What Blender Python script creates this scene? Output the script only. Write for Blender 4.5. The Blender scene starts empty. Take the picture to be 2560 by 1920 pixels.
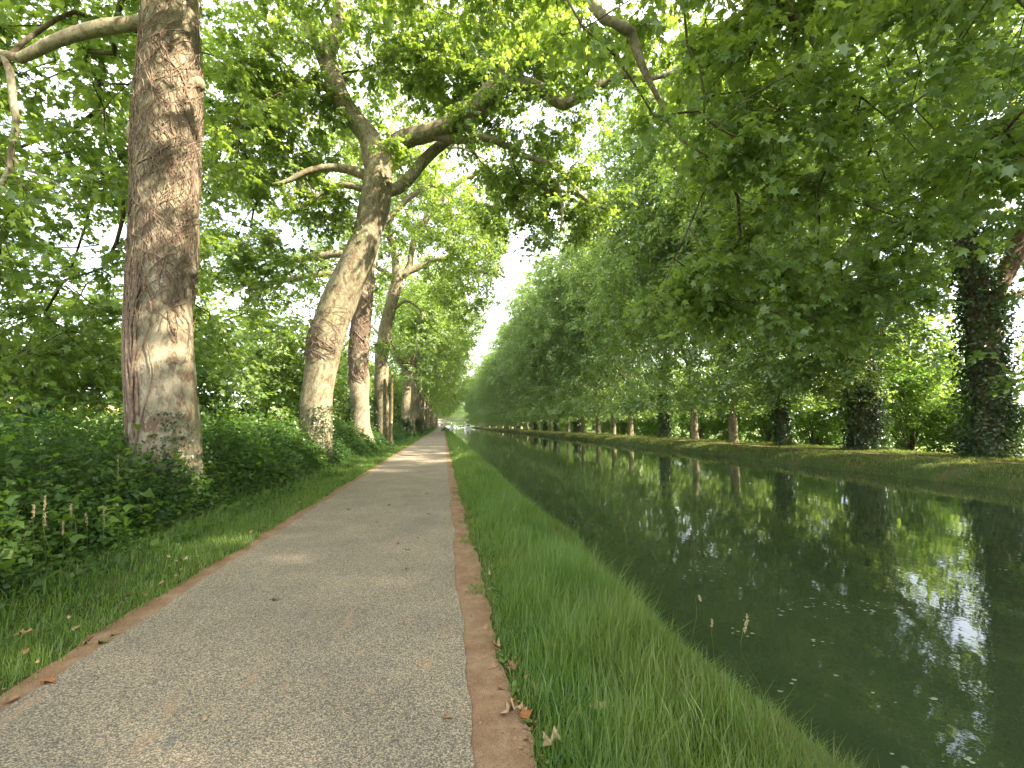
import bpy, math, random
import numpy as np
from mathutils import Vector
sc = bpy.context.scene
C = sc.collection
R_ = math.radians
# ------------------------------------------------------------------ camera
F, YAW, PITCH, EYE = 455.0, R_(8.53), R_(5.12), 1.6
cam = bpy.data.cameras.new('camera'); cam.sensor_width = 36.0; cam.lens = 36.0 * F / 1024.0
cam.clip_start = 0.05; cam.clip_end = 4000
co = bpy.data.objects.new('camera', cam); C.objects.link(co)
co.location = (0, 0, EYE); co.rotation_euler = (math.pi / 2 + PITCH, 0, -YAW)
sc.camera = co
FW = np.array([math.sin(YAW) * math.cos(PITCH), math.cos(YAW) * math.cos(PITCH), math.sin(PITCH)])
RT = np.array([math.cos(YAW), -math.sin(YAW), 0.0]); UP = np.cross(RT, FW)
def ray(u, v):
    return FW * F + RT * (u * 0.46293 - 512) + UP * (384 - v * 0.46293)
def P(u, v, Y):
    d = ray(u, v); return np.array([0, 0, EYE]) + d * (Y / d[1])
def PX(u, v, X):
    d = ray(u, v); return np.array([0, 0, EYE]) + d * (X / d[0])
# ------------------------------------------------------------------ light
SUN_EL, SUN_AZ = R_(41), R_(-29)          # azimuth from +X towards +Y
w = bpy.data.worlds.new('World'); sc.world = w; w.use_nodes = True
nt = w.node_tree; nt.nodes.clear()
sky = nt.nodes.new('ShaderNodeTexSky'); sky.sky_type = 'NISHITA'; sky.sun_disc = False
sky.sun_elevation = SUN_EL; sky.sun_rotation = math.pi / 2 - SUN_AZ
sky.air_density = 1.0; sky.dust_density = 2.5; sky.ozone_density = 1.0; sky.altitude = 100
bg = nt.nodes.new('ShaderNodeBackground'); bg.inputs['Strength'].default_value = 0.15
out = nt.nodes.new('ShaderNodeOutputWorld')
tcw = nt.nodes.new('ShaderNodeTexCoord'); mpw = nt.nodes.new('ShaderNodeMapping'); mpw.inputs['Scale'].default_value = (1, 1, 2.5)
nzw = nt.nodes.new('ShaderNodeTexNoise'); nzw.inputs['Scale'].default_value = 2.2; nzw.inputs['Detail'].default_value = 6; nzw.inputs['Roughness'].default_value = 0.6
rpw = nt.nodes.new('ShaderNodeValToRGB'); rpw.color_ramp.elements[0].position = 0.36; rpw.color_ramp.elements[0].color = (.25, .25, .25, 1); rpw.color_ramp.elements[1].position = 0.62; rpw.color_ramp.elements[1].color = (.85, .85, .85, 1)
mxw = nt.nodes.new('ShaderNodeMix'); mxw.data_type = 'RGBA'; mxw.inputs[7].default_value = (7.4, 7.3, 7.2, 1)      # thin bright cloud veil
nt.links.new(tcw.outputs['Generated'], mpw.inputs[0]); nt.links.new(mpw.outputs[0], nzw.inputs['Vector']); nt.links.new(nzw.outputs[0], rpw.inputs[0])
nt.links.new(rpw.outputs[0], mxw.inputs[0]); nt.links.new(sky.outputs[0], mxw.inputs[6]); nt.links.new(mxw.outputs[2], bg.inputs[0]); nt.links.new(bg.outputs[0], out.inputs[0])
sd = bpy.data.lights.new('sun', 'SUN'); sd.energy = 5.0; sd.angle = R_(0.6); sd.color = (1.0, 0.88, 0.68)
so = bpy.data.objects.new('sun', sd); C.objects.link(so)
sdir = Vector((math.cos(SUN_AZ) * math.cos(SUN_EL), math.sin(SUN_AZ) * math.cos(SUN_EL), math.sin(SUN_EL)))
so.rotation_euler = sdir.to_track_quat('Z', 'Y').to_euler(); so.location = (60, -30, 60)
sc.view_settings.view_transform = 'Standard'; sc.view_settings.look = 'None'
sc.view_settings.gamma = 1.0; sc.view_settings.use_curve_mapping = False
sc.view_settings.exposure = 2.2
cy = sc.cycles
cy.max_bounces = 10; cy.diffuse_bounces = 8; cy.glossy_bounces = 3; cy.transmission_bounces = 8
cy.transparent_max_bounces = 6; cy.volume_bounces = 0; cy.caustics_reflective = False; cy.caustics_refractive = False
cy.sample_clamp_indirect = 4.0; cy.use_adaptive_sampling = False
cy.use_denoising = True
try:
    cy.denoiser = 'OPENIMAGEDENOISE'; cy.denoising_input_passes = 'RGB_ALBEDO_NORMAL'
except Exception: pass
rng = np.random.default_rng(7)

# ------------------------------------------------------------------ materials
class NT:
    def __init__(s, name):
        s.m = bpy.data.materials.new(name); s.m.use_nodes = True
        s.t = s.m.node_tree; s.t.nodes.clear()
        s.out = s.n('ShaderNodeOutputMaterial')
    def n(s, kind, **kw):
        nd = s.t.nodes.new(kind)
        for k, v in kw.items(): setattr(nd, k, v)
        return nd
    def l(s, a, b): s.t.links.new(a, b)
    def set(s, nd, **kw):
        for k, v in kw.items():
            nd.inputs[k.replace('_', ' ')].default_value = v
        return nd
    def coord(s, scale=(1, 1, 1), kind='Object'):
        tc = s.n('ShaderNodeTexCoord'); mp = s.n('ShaderNodeMapping'); mp.inputs['Scale'].default_value = scale
        s.l(tc.outputs[kind], mp.inputs[0]); return mp.outputs[0]
    def noise(s, vec, scale, detail=4, rough=0.55, dist=0.0):
        nd = s.n('ShaderNodeTexNoise'); s.set(nd, Scale=scale, Detail=detail, Roughness=rough, Distortion=dist)
        s.l(vec, nd.inputs['Vector']); return nd.outputs[0]
    def vor(s, vec, scale, outp='Distance', feature='F1'):
        nd = s.n('ShaderNodeTexVoronoi', feature=feature); s.set(nd, Scale=scale); s.l(vec, nd.inputs['Vector']); return nd.outputs[outp]
    def ramp(s, fac, stops, interp='LINEAR'):
        nd = s.n('ShaderNodeValToRGB'); cr = nd.color_ramp; cr.interpolation = interp
        while len(cr.elements) < len(stops): cr.elements.new(0.5)
        for e, (p, c) in zip(cr.elements, stops):
            e.position = p; e.color = (*c, 1) if not isinstance(c, (int, float)) else (c, c, c, 1)
        s.l(fac, nd.inputs[0]); return nd.outputs[0]
    def mix(s, fac, a, b, blend='MIX'):
        nd = s.n('ShaderNodeMix', data_type='RGBA', blend_type=blend)
        if isinstance(fac, (int, float)): nd.inputs[0].default_value = fac
        else: s.l(fac, nd.inputs[0])
        for i, x in ((6, a), (7, b)):
            if isinstance(x, tuple): nd.inputs[i].default_value = (*x, 1)
            else: s.l(x, nd.inputs[i])
        return nd.outputs[2]
    def bump(s, h, strength, dist):
        nd = s.n('ShaderNodeBump'); nd.inputs['Strength'].default_value = strength; nd.inputs['Distance'].default_value = dist
        s.l(h, nd.inputs['Height']); return nd.outputs[0]
    def pbr(s, col, rough=0.85, normal=None, spec=0.3, metal=0.0):
        p = s.n('ShaderNodeBsdfPrincipled')
        if isinstance(col, tuple): p.inputs['Base Color'].default_value = (*col, 1)
        else: s.l(col, p.inputs['Base Color'])
        p.inputs['Roughness'].default_value = rough; p.inputs['Specular IOR Level'].default_value = spec
        p.inputs['Metallic'].default_value = metal
        if normal is not None: s.l(normal, p.inputs['Normal'])
        s.l(p.outputs[0], s.out.inputs[0]); return p

def leaf_mat(name, cols, trans, tw=0.45, gloss=0.07, grough=0.38, var=(0.35, 0.5, (0.10, 0.17, 0.02))):
    t = NT(name)
    a = t.n('ShaderNodeAttribute', attribute_name='rnd')
    col = t.ramp(a.outputs['Fac'], cols)
    v = t.coord((1, 1, 1)); big = t.noise(v, var[0], 3)
    col = t.mix(t.ramp(big, [(0.38, 0.0), (0.62, var[1])]), col, var[2])
    tcol = t.mix(0.65, t.mix(1.0, col, (2.0, 2.1, 1.0), 'MULTIPLY'), trans)
    d = t.n('ShaderNodeBsdfDiffuse'); tr = t.n('ShaderNodeBsdfTranslucent'); g = t.n('ShaderNodeBsdfGlossy')
    t.l(col, d.inputs[0]); t.l(tcol, tr.inputs[0]); g.inputs['Roughness'].default_value = grough
    g.inputs[0].default_value = (0.9, 0.95, 0.9, 1)
    m1 = t.n('ShaderNodeMixShader'); m1.inputs[0].default_value = tw; t.l(d.outputs[0], m1.inputs[1]); t.l(tr.outputs[0], m1.inputs[2])
    m2 = t.n('ShaderNodeMixShader'); m2.inputs[0].default_value = gloss; t.l(m1.outputs[0], m2.inputs[1]); t.l(g.outputs[0], m2.inputs[2])
    t.l(m2.outputs[0], t.out.inputs[0]); return t.m

M = {}
M['leaf'] = leaf_mat('plane_leaf', [(0.0, (0.065, 0.135, 0.03)), (0.5, (0.10, 0.19, 0.04)), (0.9, (0.145, 0.235, 0.04)), (1.0, (0.22, 0.28, 0.045))], (0.48, 0.62, 0.075), tw=0.53, gloss=0.075, grough=0.55, var=(0.35, 0.5, (0.16, 0.225, 0.03)))
M['leaf_far'] = leaf_mat('plane_leaf_shaded_side', [(0.0, (0.065, 0.14, 0.04)), (0.6, (0.11, 0.20, 0.048)), (1.0, (0.18, 0.26, 0.055))], (0.44, 0.58, 0.08), tw=0.48, gloss=0.09, grough=0.45)
M['ivy'] = leaf_mat('ivy_leaf', [(0.0, (0.012, 0.035, 0.012)), (0.6, (0.022, 0.055, 0.014)), (1.0, (0.05, 0.09, 0.02))], (0.06, 0.13, 0.02), tw=0.25, gloss=0.06)
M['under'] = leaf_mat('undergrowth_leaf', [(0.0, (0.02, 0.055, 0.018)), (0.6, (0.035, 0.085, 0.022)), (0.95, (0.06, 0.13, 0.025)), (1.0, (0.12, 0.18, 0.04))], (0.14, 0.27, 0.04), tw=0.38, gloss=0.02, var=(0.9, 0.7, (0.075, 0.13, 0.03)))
M['bush'] = leaf_mat('bush_leaf', [(0.0, (0.05, 0.12, 0.02)), (0.6, (0.08, 0.17, 0.02)), (1.0, (0.14, 0.22, 0.03))], (0.3, 0.45, 0.05), tw=0.5, gloss=0.03)
M['pale'] = leaf_mat('pale_bush_leaf', [(0.0, (0.13, 0.19, 0.10)), (1.0, (0.24, 0.30, 0.16))], (0.3, 0.42, 0.18), tw=0.4, gloss=0.03)
M['grass'] = leaf_mat('grass_blade', [(0.0, (0.07, 0.14, 0.028)), (0.6, (0.115, 0.205, 0.045)), (0.97, (0.12, 0.22, 0.03)), (0.985, (0.20, 0.19, 0.08)), (1.0, (0.26, 0.22, 0.11))], (0.28, 0.45, 0.08), tw=0.45, gloss=0.03, var=(1.1, 0.75, (0.17, 0.22, 0.05)))
M['grass_dry'] = leaf_mat('dry_grass_blade', [(0.0, (0.06, 0.12, 0.02)), (0.5, (0.10, 0.15, 0.03)), (1.0, (0.26, 0.22, 0.09))], (0.25, 0.36, 0.06), tw=0.4, gloss=0.01, var=(0.9, 0.7, (0.20, 0.19, 0.08)))

M['straw'] = leaf_mat('straw_stalk', [(0.0, (0.20, 0.17, 0.08)), (1.0, (0.42, 0.35, 0.2))], (0.4, 0.34, 0.2), tw=0.2, gloss=0.01, var=(.5, .0, (.2, .2, .1)))

def bark(name, base, dark, pale, patch=0.5, vine=False):
    t = NT(name); v = t.coord((1, 1, 0.45)); v2 = t.coord((1, 1, 0.6))
    n1 = t.noise(v, 5.5, 5, 0.6, 0.6); n2 = t.noise(v2, 14, 5, 0.62, 0.8); n3 = t.noise(v, 1.3, 3)
    col = t.mix(t.ramp(n3, [(0.35, 0.0), (0.65, 1.0)]), base, tuple(x * y for x, y in zip(base, (0.86, 0.9, 0.78))))
    col = t.mix(t.ramp(n1, [(patch, 0.0), (patch + 0.025, 0.8)]), col, dark)
    col = t.mix(t.ramp(n2, [(0.60, 0.0), (0.625, 0.75)]), col, tuple(0.6 * x + 0.4 * y for x, y in zip(dark, (0.25, 0.13, 0.06))))
    n4 = t.noise(v2, 9.0, 4, 0.6, 0.4)
    col = t.mix(t.ramp(n4, [(0.63, 0.0), (0.65, 0.9)]), col, pale)
    dn = t.n('ShaderNodeTexNoise'); t.set(dn, Scale=7.0, Detail=3.0); t.l(v2, dn.inputs['Vector']); ad = t.n('ShaderNodeMix', data_type='RGBA', blend_type='LINEAR_LIGHT'); ad.inputs[0].default_value = .12; t.l(v2, ad.inputs[6]); t.l(dn.outputs['Color'], ad.inputs[7])
    pc = t.n('ShaderNodeTexVoronoi'); t.set(pc, Scale=15.0); t.l(ad.outputs[2], pc.inputs['Vector']); ps_ = t.n('ShaderNodeSeparateColor'); t.l(pc.outputs['Color'], ps_.inputs[0])
    col = t.mix(0.8, col, t.ramp(ps_.outputs[0], [(0.0, (.62, .56, .5)), (0.25, (.85, .82, .76)), (0.7, (1.0, 1.0, 1.0)), (0.9, (1.2, 1.19, 1.1))], 'CONSTANT'), 'MULTIPLY')
    fine = t.noise(t.coord((1, 1, 0.3)), 60, 4, 0.7)
    col = t.mix(0.35, col, t.ramp(fine, [(0.3, 0.25), (0.7, 1.0)]), 'MULTIPLY')
    h = t.mix(0.5, n1, fine)
    t.pbr(col, 0.9, t.bump(h, 0.6, 0.03), 0.2); return t.m
M['bark'] = bark('plane_bark', (0.33, 0.30, 0.22), (0.20, 0.14, 0.095), (0.46, 0.43, 0.32), 0.54)
M['bark_brown'] = bark('peeling_plane_bark', (0.37, 0.33, 0.255), (0.24, 0.17, 0.125), (0.48, 0.44, 0.32), 0.54)
M['bark_red'] = bark('vine_stained_bark', (0.26, 0.18, 0.135), (0.13, 0.075, 0.055), (0.34, 0.28, 0.2), 0.48)
M['twig'] = bark('branch_bark', (0.17, 0.145, 0.10), (0.09, 0.07, 0.05), (0.32, 0.29, 0.2), 0.5)
t = NT('vine_stem'); v = t.coord((1, 1, 1)); t.pbr(t.ramp(t.noise(v, 18, 3), [(0.3, (0.12, 0.085, 0.065)), (0.7, (0.27, 0.20, 0.15))]), 0.95, None, 0.1); M['vine'] = t.m

# path
t = NT('chipping_asphalt'); v = t.coord((1, 1, 1))
vc = t.n('ShaderNodeTexVoronoi'); t.set(vc, Scale=135.0); t.l(v, vc.inputs['Vector'])
sp = t.n('ShaderNodeSeparateColor'); t.l(vc.outputs['Color'], sp.inputs[0])
stone = t.ramp(sp.outputs[0], [(0.0, (0.09, 0.085, 0.08)), (0.3, (0.175, 0.155, 0.125)), (0.62, (0.30, 0.26, 0.20)), (0.88, (0.43, 0.37, 0.275)), (1.0, (0.30, 0.20, 0.13))])
stone = t.mix(t.ramp(vc.outputs['Distance'], [(0.45, 0.0), (0.75, 0.75)]), stone, (0.07, 0.065, 0.06))
big = t.noise(v, 1.1, 4, 0.6)
stone = t.mix(1.0, stone, t.ramp(big, [(0.3, (0.88, 0.86, 0.83)), (0.7, (1.24, 1.19, 1.10))]), 'MULTIPLY')
rust = t.noise(t.coord((3.0, 1.1, 1)), 1.9, 4, 0.6)
stone = t.mix(t.ramp(rust, [(0.60, 0.0), (0.72, 0.6)]), stone, (0.34, 0.22, 0.13))
dk = t.noise(v, 3.2, 3, 0.5)
stone = t.mix(t.ramp(dk, [(0.69, 0.0), (0.73, 0.5)]), stone, (0.11, 0.115, 0.12))
t.pbr(stone, 0.85, t.bump(t.vor(v, 135.0), 0.5, 0.005), 0.25); M['asphalt'] = t.m
t = NT('rusty_sand'); v = t.coord((1, 1, 1))
n = t.noise(v, 3.6, 7, 0.75); f = t.noise(v, 150, 3, 0.8)
col = t.ramp(n, [(0.3, (0.16, 0.095, 0.058)), (0.5, (0.23, 0.145, 0.088)), (0.68, (0.30, 0.215, 0.145))])
col = t.mix(0.85, col, t.ramp(f, [(0.35, 0.4), (0.6, 1.45)]), 'MULTIPLY')
t.pbr(col, 0.95, t.bump(f, 0.5, 0.006), 0.1); M['sand'] = t.m
t = NT('bank_soil'); v = t.coord((1, 1, 1)); n = t.noise(v, 1.2, 6, 0.65); f = t.noise(v, 30, 4, 0.7)
col = t.ramp(n, [(0.3, (0.05, 0.06, 0.02)), (0.5, (0.05, 0.085, 0.02)), (0.7, (0.12, 0.10, 0.05))])
col = t.mix(0.5, col, t.ramp(f, [(0.3, 0.5), (0.7, 1.2)]), 'MULTIPLY')
t.pbr(col, 0.95, t.bump(f, 0.8, 0.03), 0.1); M['soil'] = t.m
t = NT('meadow'); v = t.coord((1, 1, 1)); n = t.noise(v, 0.05, 5, 0.6); f = t.noise(v, 2, 4, 0.7)
col = t.ramp(n, [(0.35, (0.12, 0.20, 0.05)), (0.55, (0.18, 0.24, 0.08)), (0.66, (0.30, 0.25, 0.13))])
col = t.mix(0.4, col, t.ramp(f, [(0.3, 0.6), (0.7, 1.2)]), 'MULTIPLY'); t.pbr(col, 0.95, None, 0.1); M['meadow'] = t.m
t = NT('ripe_wheat'); v = t.coord((1, 1, 1)); n = t.noise(v, 0.08, 4, 0.6)
t.pbr(t.ramp(n, [(0.3, (0.50, 0.40, 0.16)), (0.7, (0.62, 0.50, 0.22))]), 0.95, None, 0.1); M['wheat'] = t.m
t = NT('canal_surface'); v = t.coord((1, 1, 1))
n1 = t.noise(t.coord((1.6, 0.55, 1)), 1.1, 3, 0.5); n2 = t.noise(v, 9, 2, 0.5)
hh = t.mix(0.12, n1, n2)
mur = t.noise(t.coord((1, 0.4, 1)), 0.25, 3)
pb = t.pbr(t.ramp(mur, [(0.35, (0.029, 0.046, 0.019)), (0.7, (0.042, 0.060, 0.025))]), 0.015, t.bump(hh, 0.085, 0.05), 0.5); pb.inputs['IOR'].default_value = 1.45
M['water'] = t.m
def plain(name, col, rough=0.7, spec=0.3, var=0.15, scale=6, metal=0.0):
    t = NT(name); v = t.coord((1, 1, 1)); n = t.noise(v, scale, 4)
    c = t.mix(1.0, col, t.ramp(n, [(0.3, 1 - var), (0.7, 1 + var)]), 'MULTIPLY'); t.pbr(c, rough, None, spec, metal); return t.m
M['dead'] = plain('dry_leaf', (0.26, 0.155, 0.085), 0.8, 0.2, 0.35, 25)
M['dead_pale'] = plain('pale_dry_leaf', (0.36, 0.26, 0.165), 0.8, 0.2, 0.3, 25)
M['dead_dark'] = plain('dark_dry_leaf', (0.035, 0.028, 0.022), 0.7, 0.3, 0.3, 25)
M['dead_orange'] = plain('orange_dry_leaf', (0.33, 0.13, 0.05), 0.8, 0.2, 0.3, 25)
M['green_leaf'] = plain('fallen_green_leaf', (0.10, 0.15, 0.03), 0.8, 0.2, 0.3, 25)
M['pole'] = plain('weathered_pole_wood', (0.20, 0.17, 0.09), 0.9, 0.1, 0.3, 4)
M['white'] = plain('white_paint', (0.75, 0.75, 0.74), 0.4, 0.4, 0.04)
M['glass'] = plain('dark_glass', (0.05, 0.07, 0.09), 0.08, 0.6, 0.1)
M['black'] = plain('black_fabric', (0.02, 0.02, 0.022), 0.8, 0.2)
M['metal'] = plain('grey_metal', (0.3, 0.3, 0.31), 0.4, 0.5, 0.1, 6, 0.6)
M['concrete'] = plain('bridge_concrete', (0.62, 0.56, 0.5), 0.9, 0.1, 0.15, 1)
M['rail'] = plain('bridge_rail_paint', (0.5, 0.52, 0.5), 0.6)
M['wall'] = plain('house_plaster', (0.62, 0.50, 0.38), 0.9, 0.1, 0.08, 1)
M['rooftile'] = plain('roof_tiles', (0.36, 0.16, 0.10), 0.9, 0.1, 0.25, 3)
M['skin'] = plain('skin', (0.5, 0.32, 0.23), 0.6)
M['shirt'] = plain('pale_jersey', (0.8, 0.8, 0.85), 0.8)
M['scum'] = plain('floating_leaf', (0.20, 0.24, 0.16), 0.7, 0.3, 0.25, 8)
M['seed'] = plain('seed_head', (0.42, 0.34, 0.2), 0.9, 0.1, 0.2)

# ------------------------------------------------------------------ mesh helpers
class Acc:
    def __init__(s): s.v = []; s.q = []; s.t = []; s.rq = []; s.rt = []; s.n = 0
    def add(s, verts, quads=None, tris=None, rq=None, rt=None):
        verts = np.asarray(verts, dtype=np.float32).reshape(-1, 3)
        if quads is not None and len(quads):
            quads = np.asarray(quads, dtype=np.int32); s.q.append(quads + s.n); s.rq.append(np.zeros(len(quads), np.float32) if rq is None else rq)
        if tris is not None and len(tris):
            tris = np.asarray(tris, dtype=np.int32); s.t.append(tris + s.n); s.rt.append(np.zeros(len(tris), np.float32) if rt is None else rt)
        s.v.append(verts); s.n += len(verts)
    def mesh(s, name, smooth=False):
        me = bpy.data.meshes.new(name)
        V = np.concatenate(s.v) if s.v else np.zeros((0, 3), np.float32)
        Q = np.concatenate(s.q) if s.q else np.zeros((0, 4), np.int32); T = np.concatenate(s.t) if s.t else np.zeros((0, 3), np.int32)
        me.vertices.add(len(V)); me.vertices.foreach_set('co', V.ravel())
        loops = np.concatenate([Q.ravel(), T.ravel()]).astype(np.int32)
        me.loops.add(len(loops)); me.loops.foreach_set('vertex_index', loops)
        st = np.concatenate([np.arange(len(Q)) * 4, len(Q) * 4 + np.arange(len(T)) * 3]).astype(np.int32)
        me.polygons.add(len(st)); me.polygons.foreach_set('loop_start', st)
        me.update(calc_edges=True)
        if smooth: me.polygons.foreach_set('use_smooth', np.ones(len(st), bool))
        r = np.concatenate(([np.concatenate(s.rq)] if s.rq else []) + ([np.concatenate(s.rt)] if s.rt else [])) if len(st) else []
        if len(st) and np.any(r):
            a = me.attributes.new('rnd', 'FLOAT', 'FACE'); a.data.foreach_set('value', r.astype(np.float32))
        return me
def link(name, me, mat, parent=None, loc=None):
    o = bpy.data.objects.new(name, me); C.objects.link(o)
    if mat is not None and len(me.materials) == 0: me.materials.append(mat)
    if parent is not None: o.parent = parent
    if loc is not None: o.location = loc
    return o
def tag(o, label=None, cat=None, group=None, kind=None):
    if label: o['label'] = label
    if cat: o['category'] = cat
    if group: o['group'] = group
    if kind: o['kind'] = kind
    return o
def empty(name, loc, rz=0, s=1.0):
    o = bpy.data.objects.new(name, None); C.objects.link(o); o.location = loc; o.rotation_euler = (0, 0, rz); o.scale = (s, s, s); return o
def nrm(a): return a / np.maximum(np.linalg.norm(a, axis=-1, keepdims=True), 1e-9)

def tube(acc, pts, rad, k=6, bump=0.0, flare=0.0, seed=0, cap=False):
    pts = np.asarray(pts, float); rad = np.asarray(rad, float); n = len(pts)
    T = nrm(np.gradient(pts, axis=0)); m = T.mean(0)
    ref = np.array([1.0, 0, 0]) if abs(m[0]) < 0.75 * np.linalg.norm(m) + 1e-9 else np.array([0, 1.0, 0.2])
    A = nrm(np.cross(T, ref)); B = np.cross(T, A)
    th = np.arange(k) * 2 * math.pi / k
    rr = np.repeat(rad[:, None], k, 1)
    if bump:
        r2 = np.random.default_rng(seed); L = np.concatenate([[0], np.cumsum(np.linalg.norm(np.diff(pts, axis=0), axis=1))])
        d = np.zeros((n, k))
        for j in range(9):
            f = r2.integers(1, 7); a = r2.uniform(0, 6.28); g = r2.uniform(0.3, 3.2); b = r2.uniform(0, 6.28)
            d += np.sin(th[None] * f + a + 0.4 * np.sin(L[:, None] * 0.8 + b)) * np.sin(L[:, None] * g + b) / (1 + 0.4 * f)
        rr = rr * (1 + bump * d * 0.5)
        if flare:
            lob = 0.55 + 0.45 * np.sin(th * 4 + r2.uniform(0, 6)) * np.sin(th * 3 + r2.uniform(0, 6))
            rr = rr * (1 + flare * np.exp(-L / 0.38)[:, None] * lob[None])
    ring = pts[:, None] + (np.cos(th)[None, :, None] * A[:, None] + np.sin(th)[None, :, None] * B[:, None]) * rr[..., None]
    i = np.arange(n - 1)[:, None] * k; j = np.arange(k)[None]; j2 = (j + 1) % k
    q = np.stack([i + j, i + j2, i + k + j2, i + k + j], -1).reshape(-1, 4)
    V = ring.reshape(-1, 3); tr = None
    if cap:
        V = np.concatenate([V, pts[-1:] + T[-1:] * rad[-1] * 0.4]); c = n * k; b0 = (n - 1) * k
        tr = np.array([[b0 + a, b0 + (a + 1) % k, c] for a in range(k)])
    acc.add(V, q, tr)
    return ring
def resample(pts, rad, step):
    pts = np.asarray(pts, float); rad = np.asarray(rad, float)
    if len(pts) > 2:
        p = np.concatenate([2 * pts[:1] - pts[1:2], pts, 2 * pts[-1:] - pts[-2:-1]]); o = []; rr = []
        for i in range(1, len(p) - 2):
            t = np.linspace(0, 1, 8, endpoint=False)[:, None]
            o.append(0.5 * ((2 * p[i]) + (-p[i - 1] + p[i + 1]) * t + (2 * p[i - 1] - 5 * p[i] + 4 * p[i + 1] - p[i + 2]) * t ** 2 + (-p[i - 1] + 3 * p[i] - 3 * p[i + 1] + p[i + 2]) * t ** 3))
            rr.append(rad[i - 1] + (rad[i] - rad[i - 1]) * t[:, 0])
        pts = np.concatenate(o + [pts[-1:]]); rad = np.concatenate(rr + [rad[-1:]])
    L = np.concatenate([[0], np.cumsum(np.linalg.norm(np.diff(pts, axis=0), axis=1))])
    m = max(2, int(L[-1] / step) + 1); s = np.linspace(0, L[-1], m)
    return np.stack([np.interp(s, L, pts[:, c]) for c in range(3)], 1), np.interp(s, L, rad)

STAR_V = np.array([(0, .38, .03), (0, 0, 0), (.42, .06, -.06), (.27, .33, 0), (.56, .62, -.12), (.2, .62, 0), (0, 1.05, -.1), (-.2, .62, 0), (-.56, .62, -.12), (-.27, .33, 0), (-.42, .06, -.06)])
STAR_T = [(0, i, i + 1) for i in range(1, 10)] + [(0, 10, 1)]
MID_V = np.array([(0, 0, 0), (.5, .28, -.12), (.22, .55, .02), (0, 1.05, -.05), (-.22, .55, .02), (-.5, .28, -.12)])
MID_T = [(0, 1, 2), (0, 2, 3), (0, 3, 4), (0, 4, 5)]
KITE_V = np.array([(0, 0, 0), (.42, .5, -.1), (0, 1.05, 0), (-.42, .5, -.1)]); KITE_T = [(0, 1, 2), (0, 2, 3)]
SHAPES = {'star': (STAR_V, STAR_T), 'mid': (MID_V, MID_T), 'kite': (KITE_V, KITE_T)}
def leaves(acc, pos, axis, normal, size, shape, rg):
    V, T = SHAPES[shape]; T = np.array(T); axis = nrm(axis); side = nrm(np.cross(axis, normal)); nn = np.cross(side, axis)
    size = size[:, None, None]; W = rg.uniform(0.85, 1.15, (len(pos), 1, 1))
    vv = pos[:, None] + size * (V[None, :, 0:1] * side[:, None] * W + V[None, :, 1:2] * axis[:, None] + V[None, :, 2:3] * nn[:, None] * rg.uniform(0.2, 2.6, (len(pos), 1, 1)))
    tt = (T[None] + (np.arange(len(pos)) * len(V))[:, None, None]).reshape(-1, 3)
    r = np.repeat(np.clip(rg.normal(0.5, 0.22, len(pos)), 0.01, 1), len(T))
    acc.add(vv, None, tt, None, r)
def foliage(acc, tw, centres, out, rg, twigs=8, per=9, L=0.8, size=0.17, shape='mid', droop=0.35, twigmesh=True):
    n = len(centres); c = np.repeat(centres, twigs, 0); o = np.repeat(out, twigs, 0)
    d = nrm(rg.normal(0, 1, (n * twigs, 3)) * (1, 1, 0.55) + o * 0.7 + (0, 0, 0.05)); ln = L * rg.uniform(0.5, 1.15, (n * twigs, 1))
    c0 = c + rg.normal(0, 0.08, c.shape)
    if twigmesh:
        m1 = c0 + d * ln * 0.5 - np.array([0, 0, 1]) * ln * droop * 0.25; m2 = c0 + d * ln - np.array([0, 0, 1]) * ln * droop
        s = nrm(np.cross(d, rg.normal(0, 1, d.shape))); s2 = np.cross(d, s)
        w0, w1 = 0.009, 0.004
        V = np.stack([c0 + s * w0, c0 - s * w0 * .5 + s2 * w0 * .8, c0 - s * w0 * .5 - s2 * w0 * .8, m1 + s * w1, m1 - s * w1 * .5 + s2 * w1 * .8, m1 - s * w1 * .5 - s2 * w1 * .8, m2], 1)
        b = (np.arange(len(c0)) * 7)[:, None, None]
        q = (np.array([(0, 1, 4, 3), (1, 2, 5, 4), (2, 0, 3, 5)])[None] + b).reshape(-1, 4); tr = (np.array([(3, 4, 6), (4, 5, 6), (5, 3, 6)])[None] + b).reshape(-1, 3)
        tw.add(V, q, tr)
    N = n * twigs * per; t = np.tile(np.linspace(0.25, 1.0, per), n * twigs)[:, None] + rg.normal(0, 0.04, (N, 1))
    D = np.repeat(d, per, 0); LN = np.repeat(ln, per, 0); pos = np.repeat(c0, per, 0) + D * LN * t - np.array([0, 0, 1]) * LN * droop * t ** 2
    sd_ = nrm(np.cross(D, (0, 0, 1)) + 1e-3) * rg.choice([-1, 1], (N, 1)); ax = nrm(sd_ * rg.uniform(0.4, 1.2, (N, 1)) + D * 0.6 + np.stack([rg.normal(0, .35, N), rg.normal(0, .35, N), rg.normal(-0.55, .35, N)], 1))
    pos = pos + ax * 0.04 + rg.normal(0, 0.04, (N, 3))
    no = nrm(np.stack([rg.normal(0, .45, N), rg.normal(0, .45, N), np.abs(rg.normal(0.8, .35, N))], 1) + D * 0.25)
    leaves(acc, pos, ax, no, size * rg.uniform(0.6, 1.25, N), shape, rg)

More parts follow.
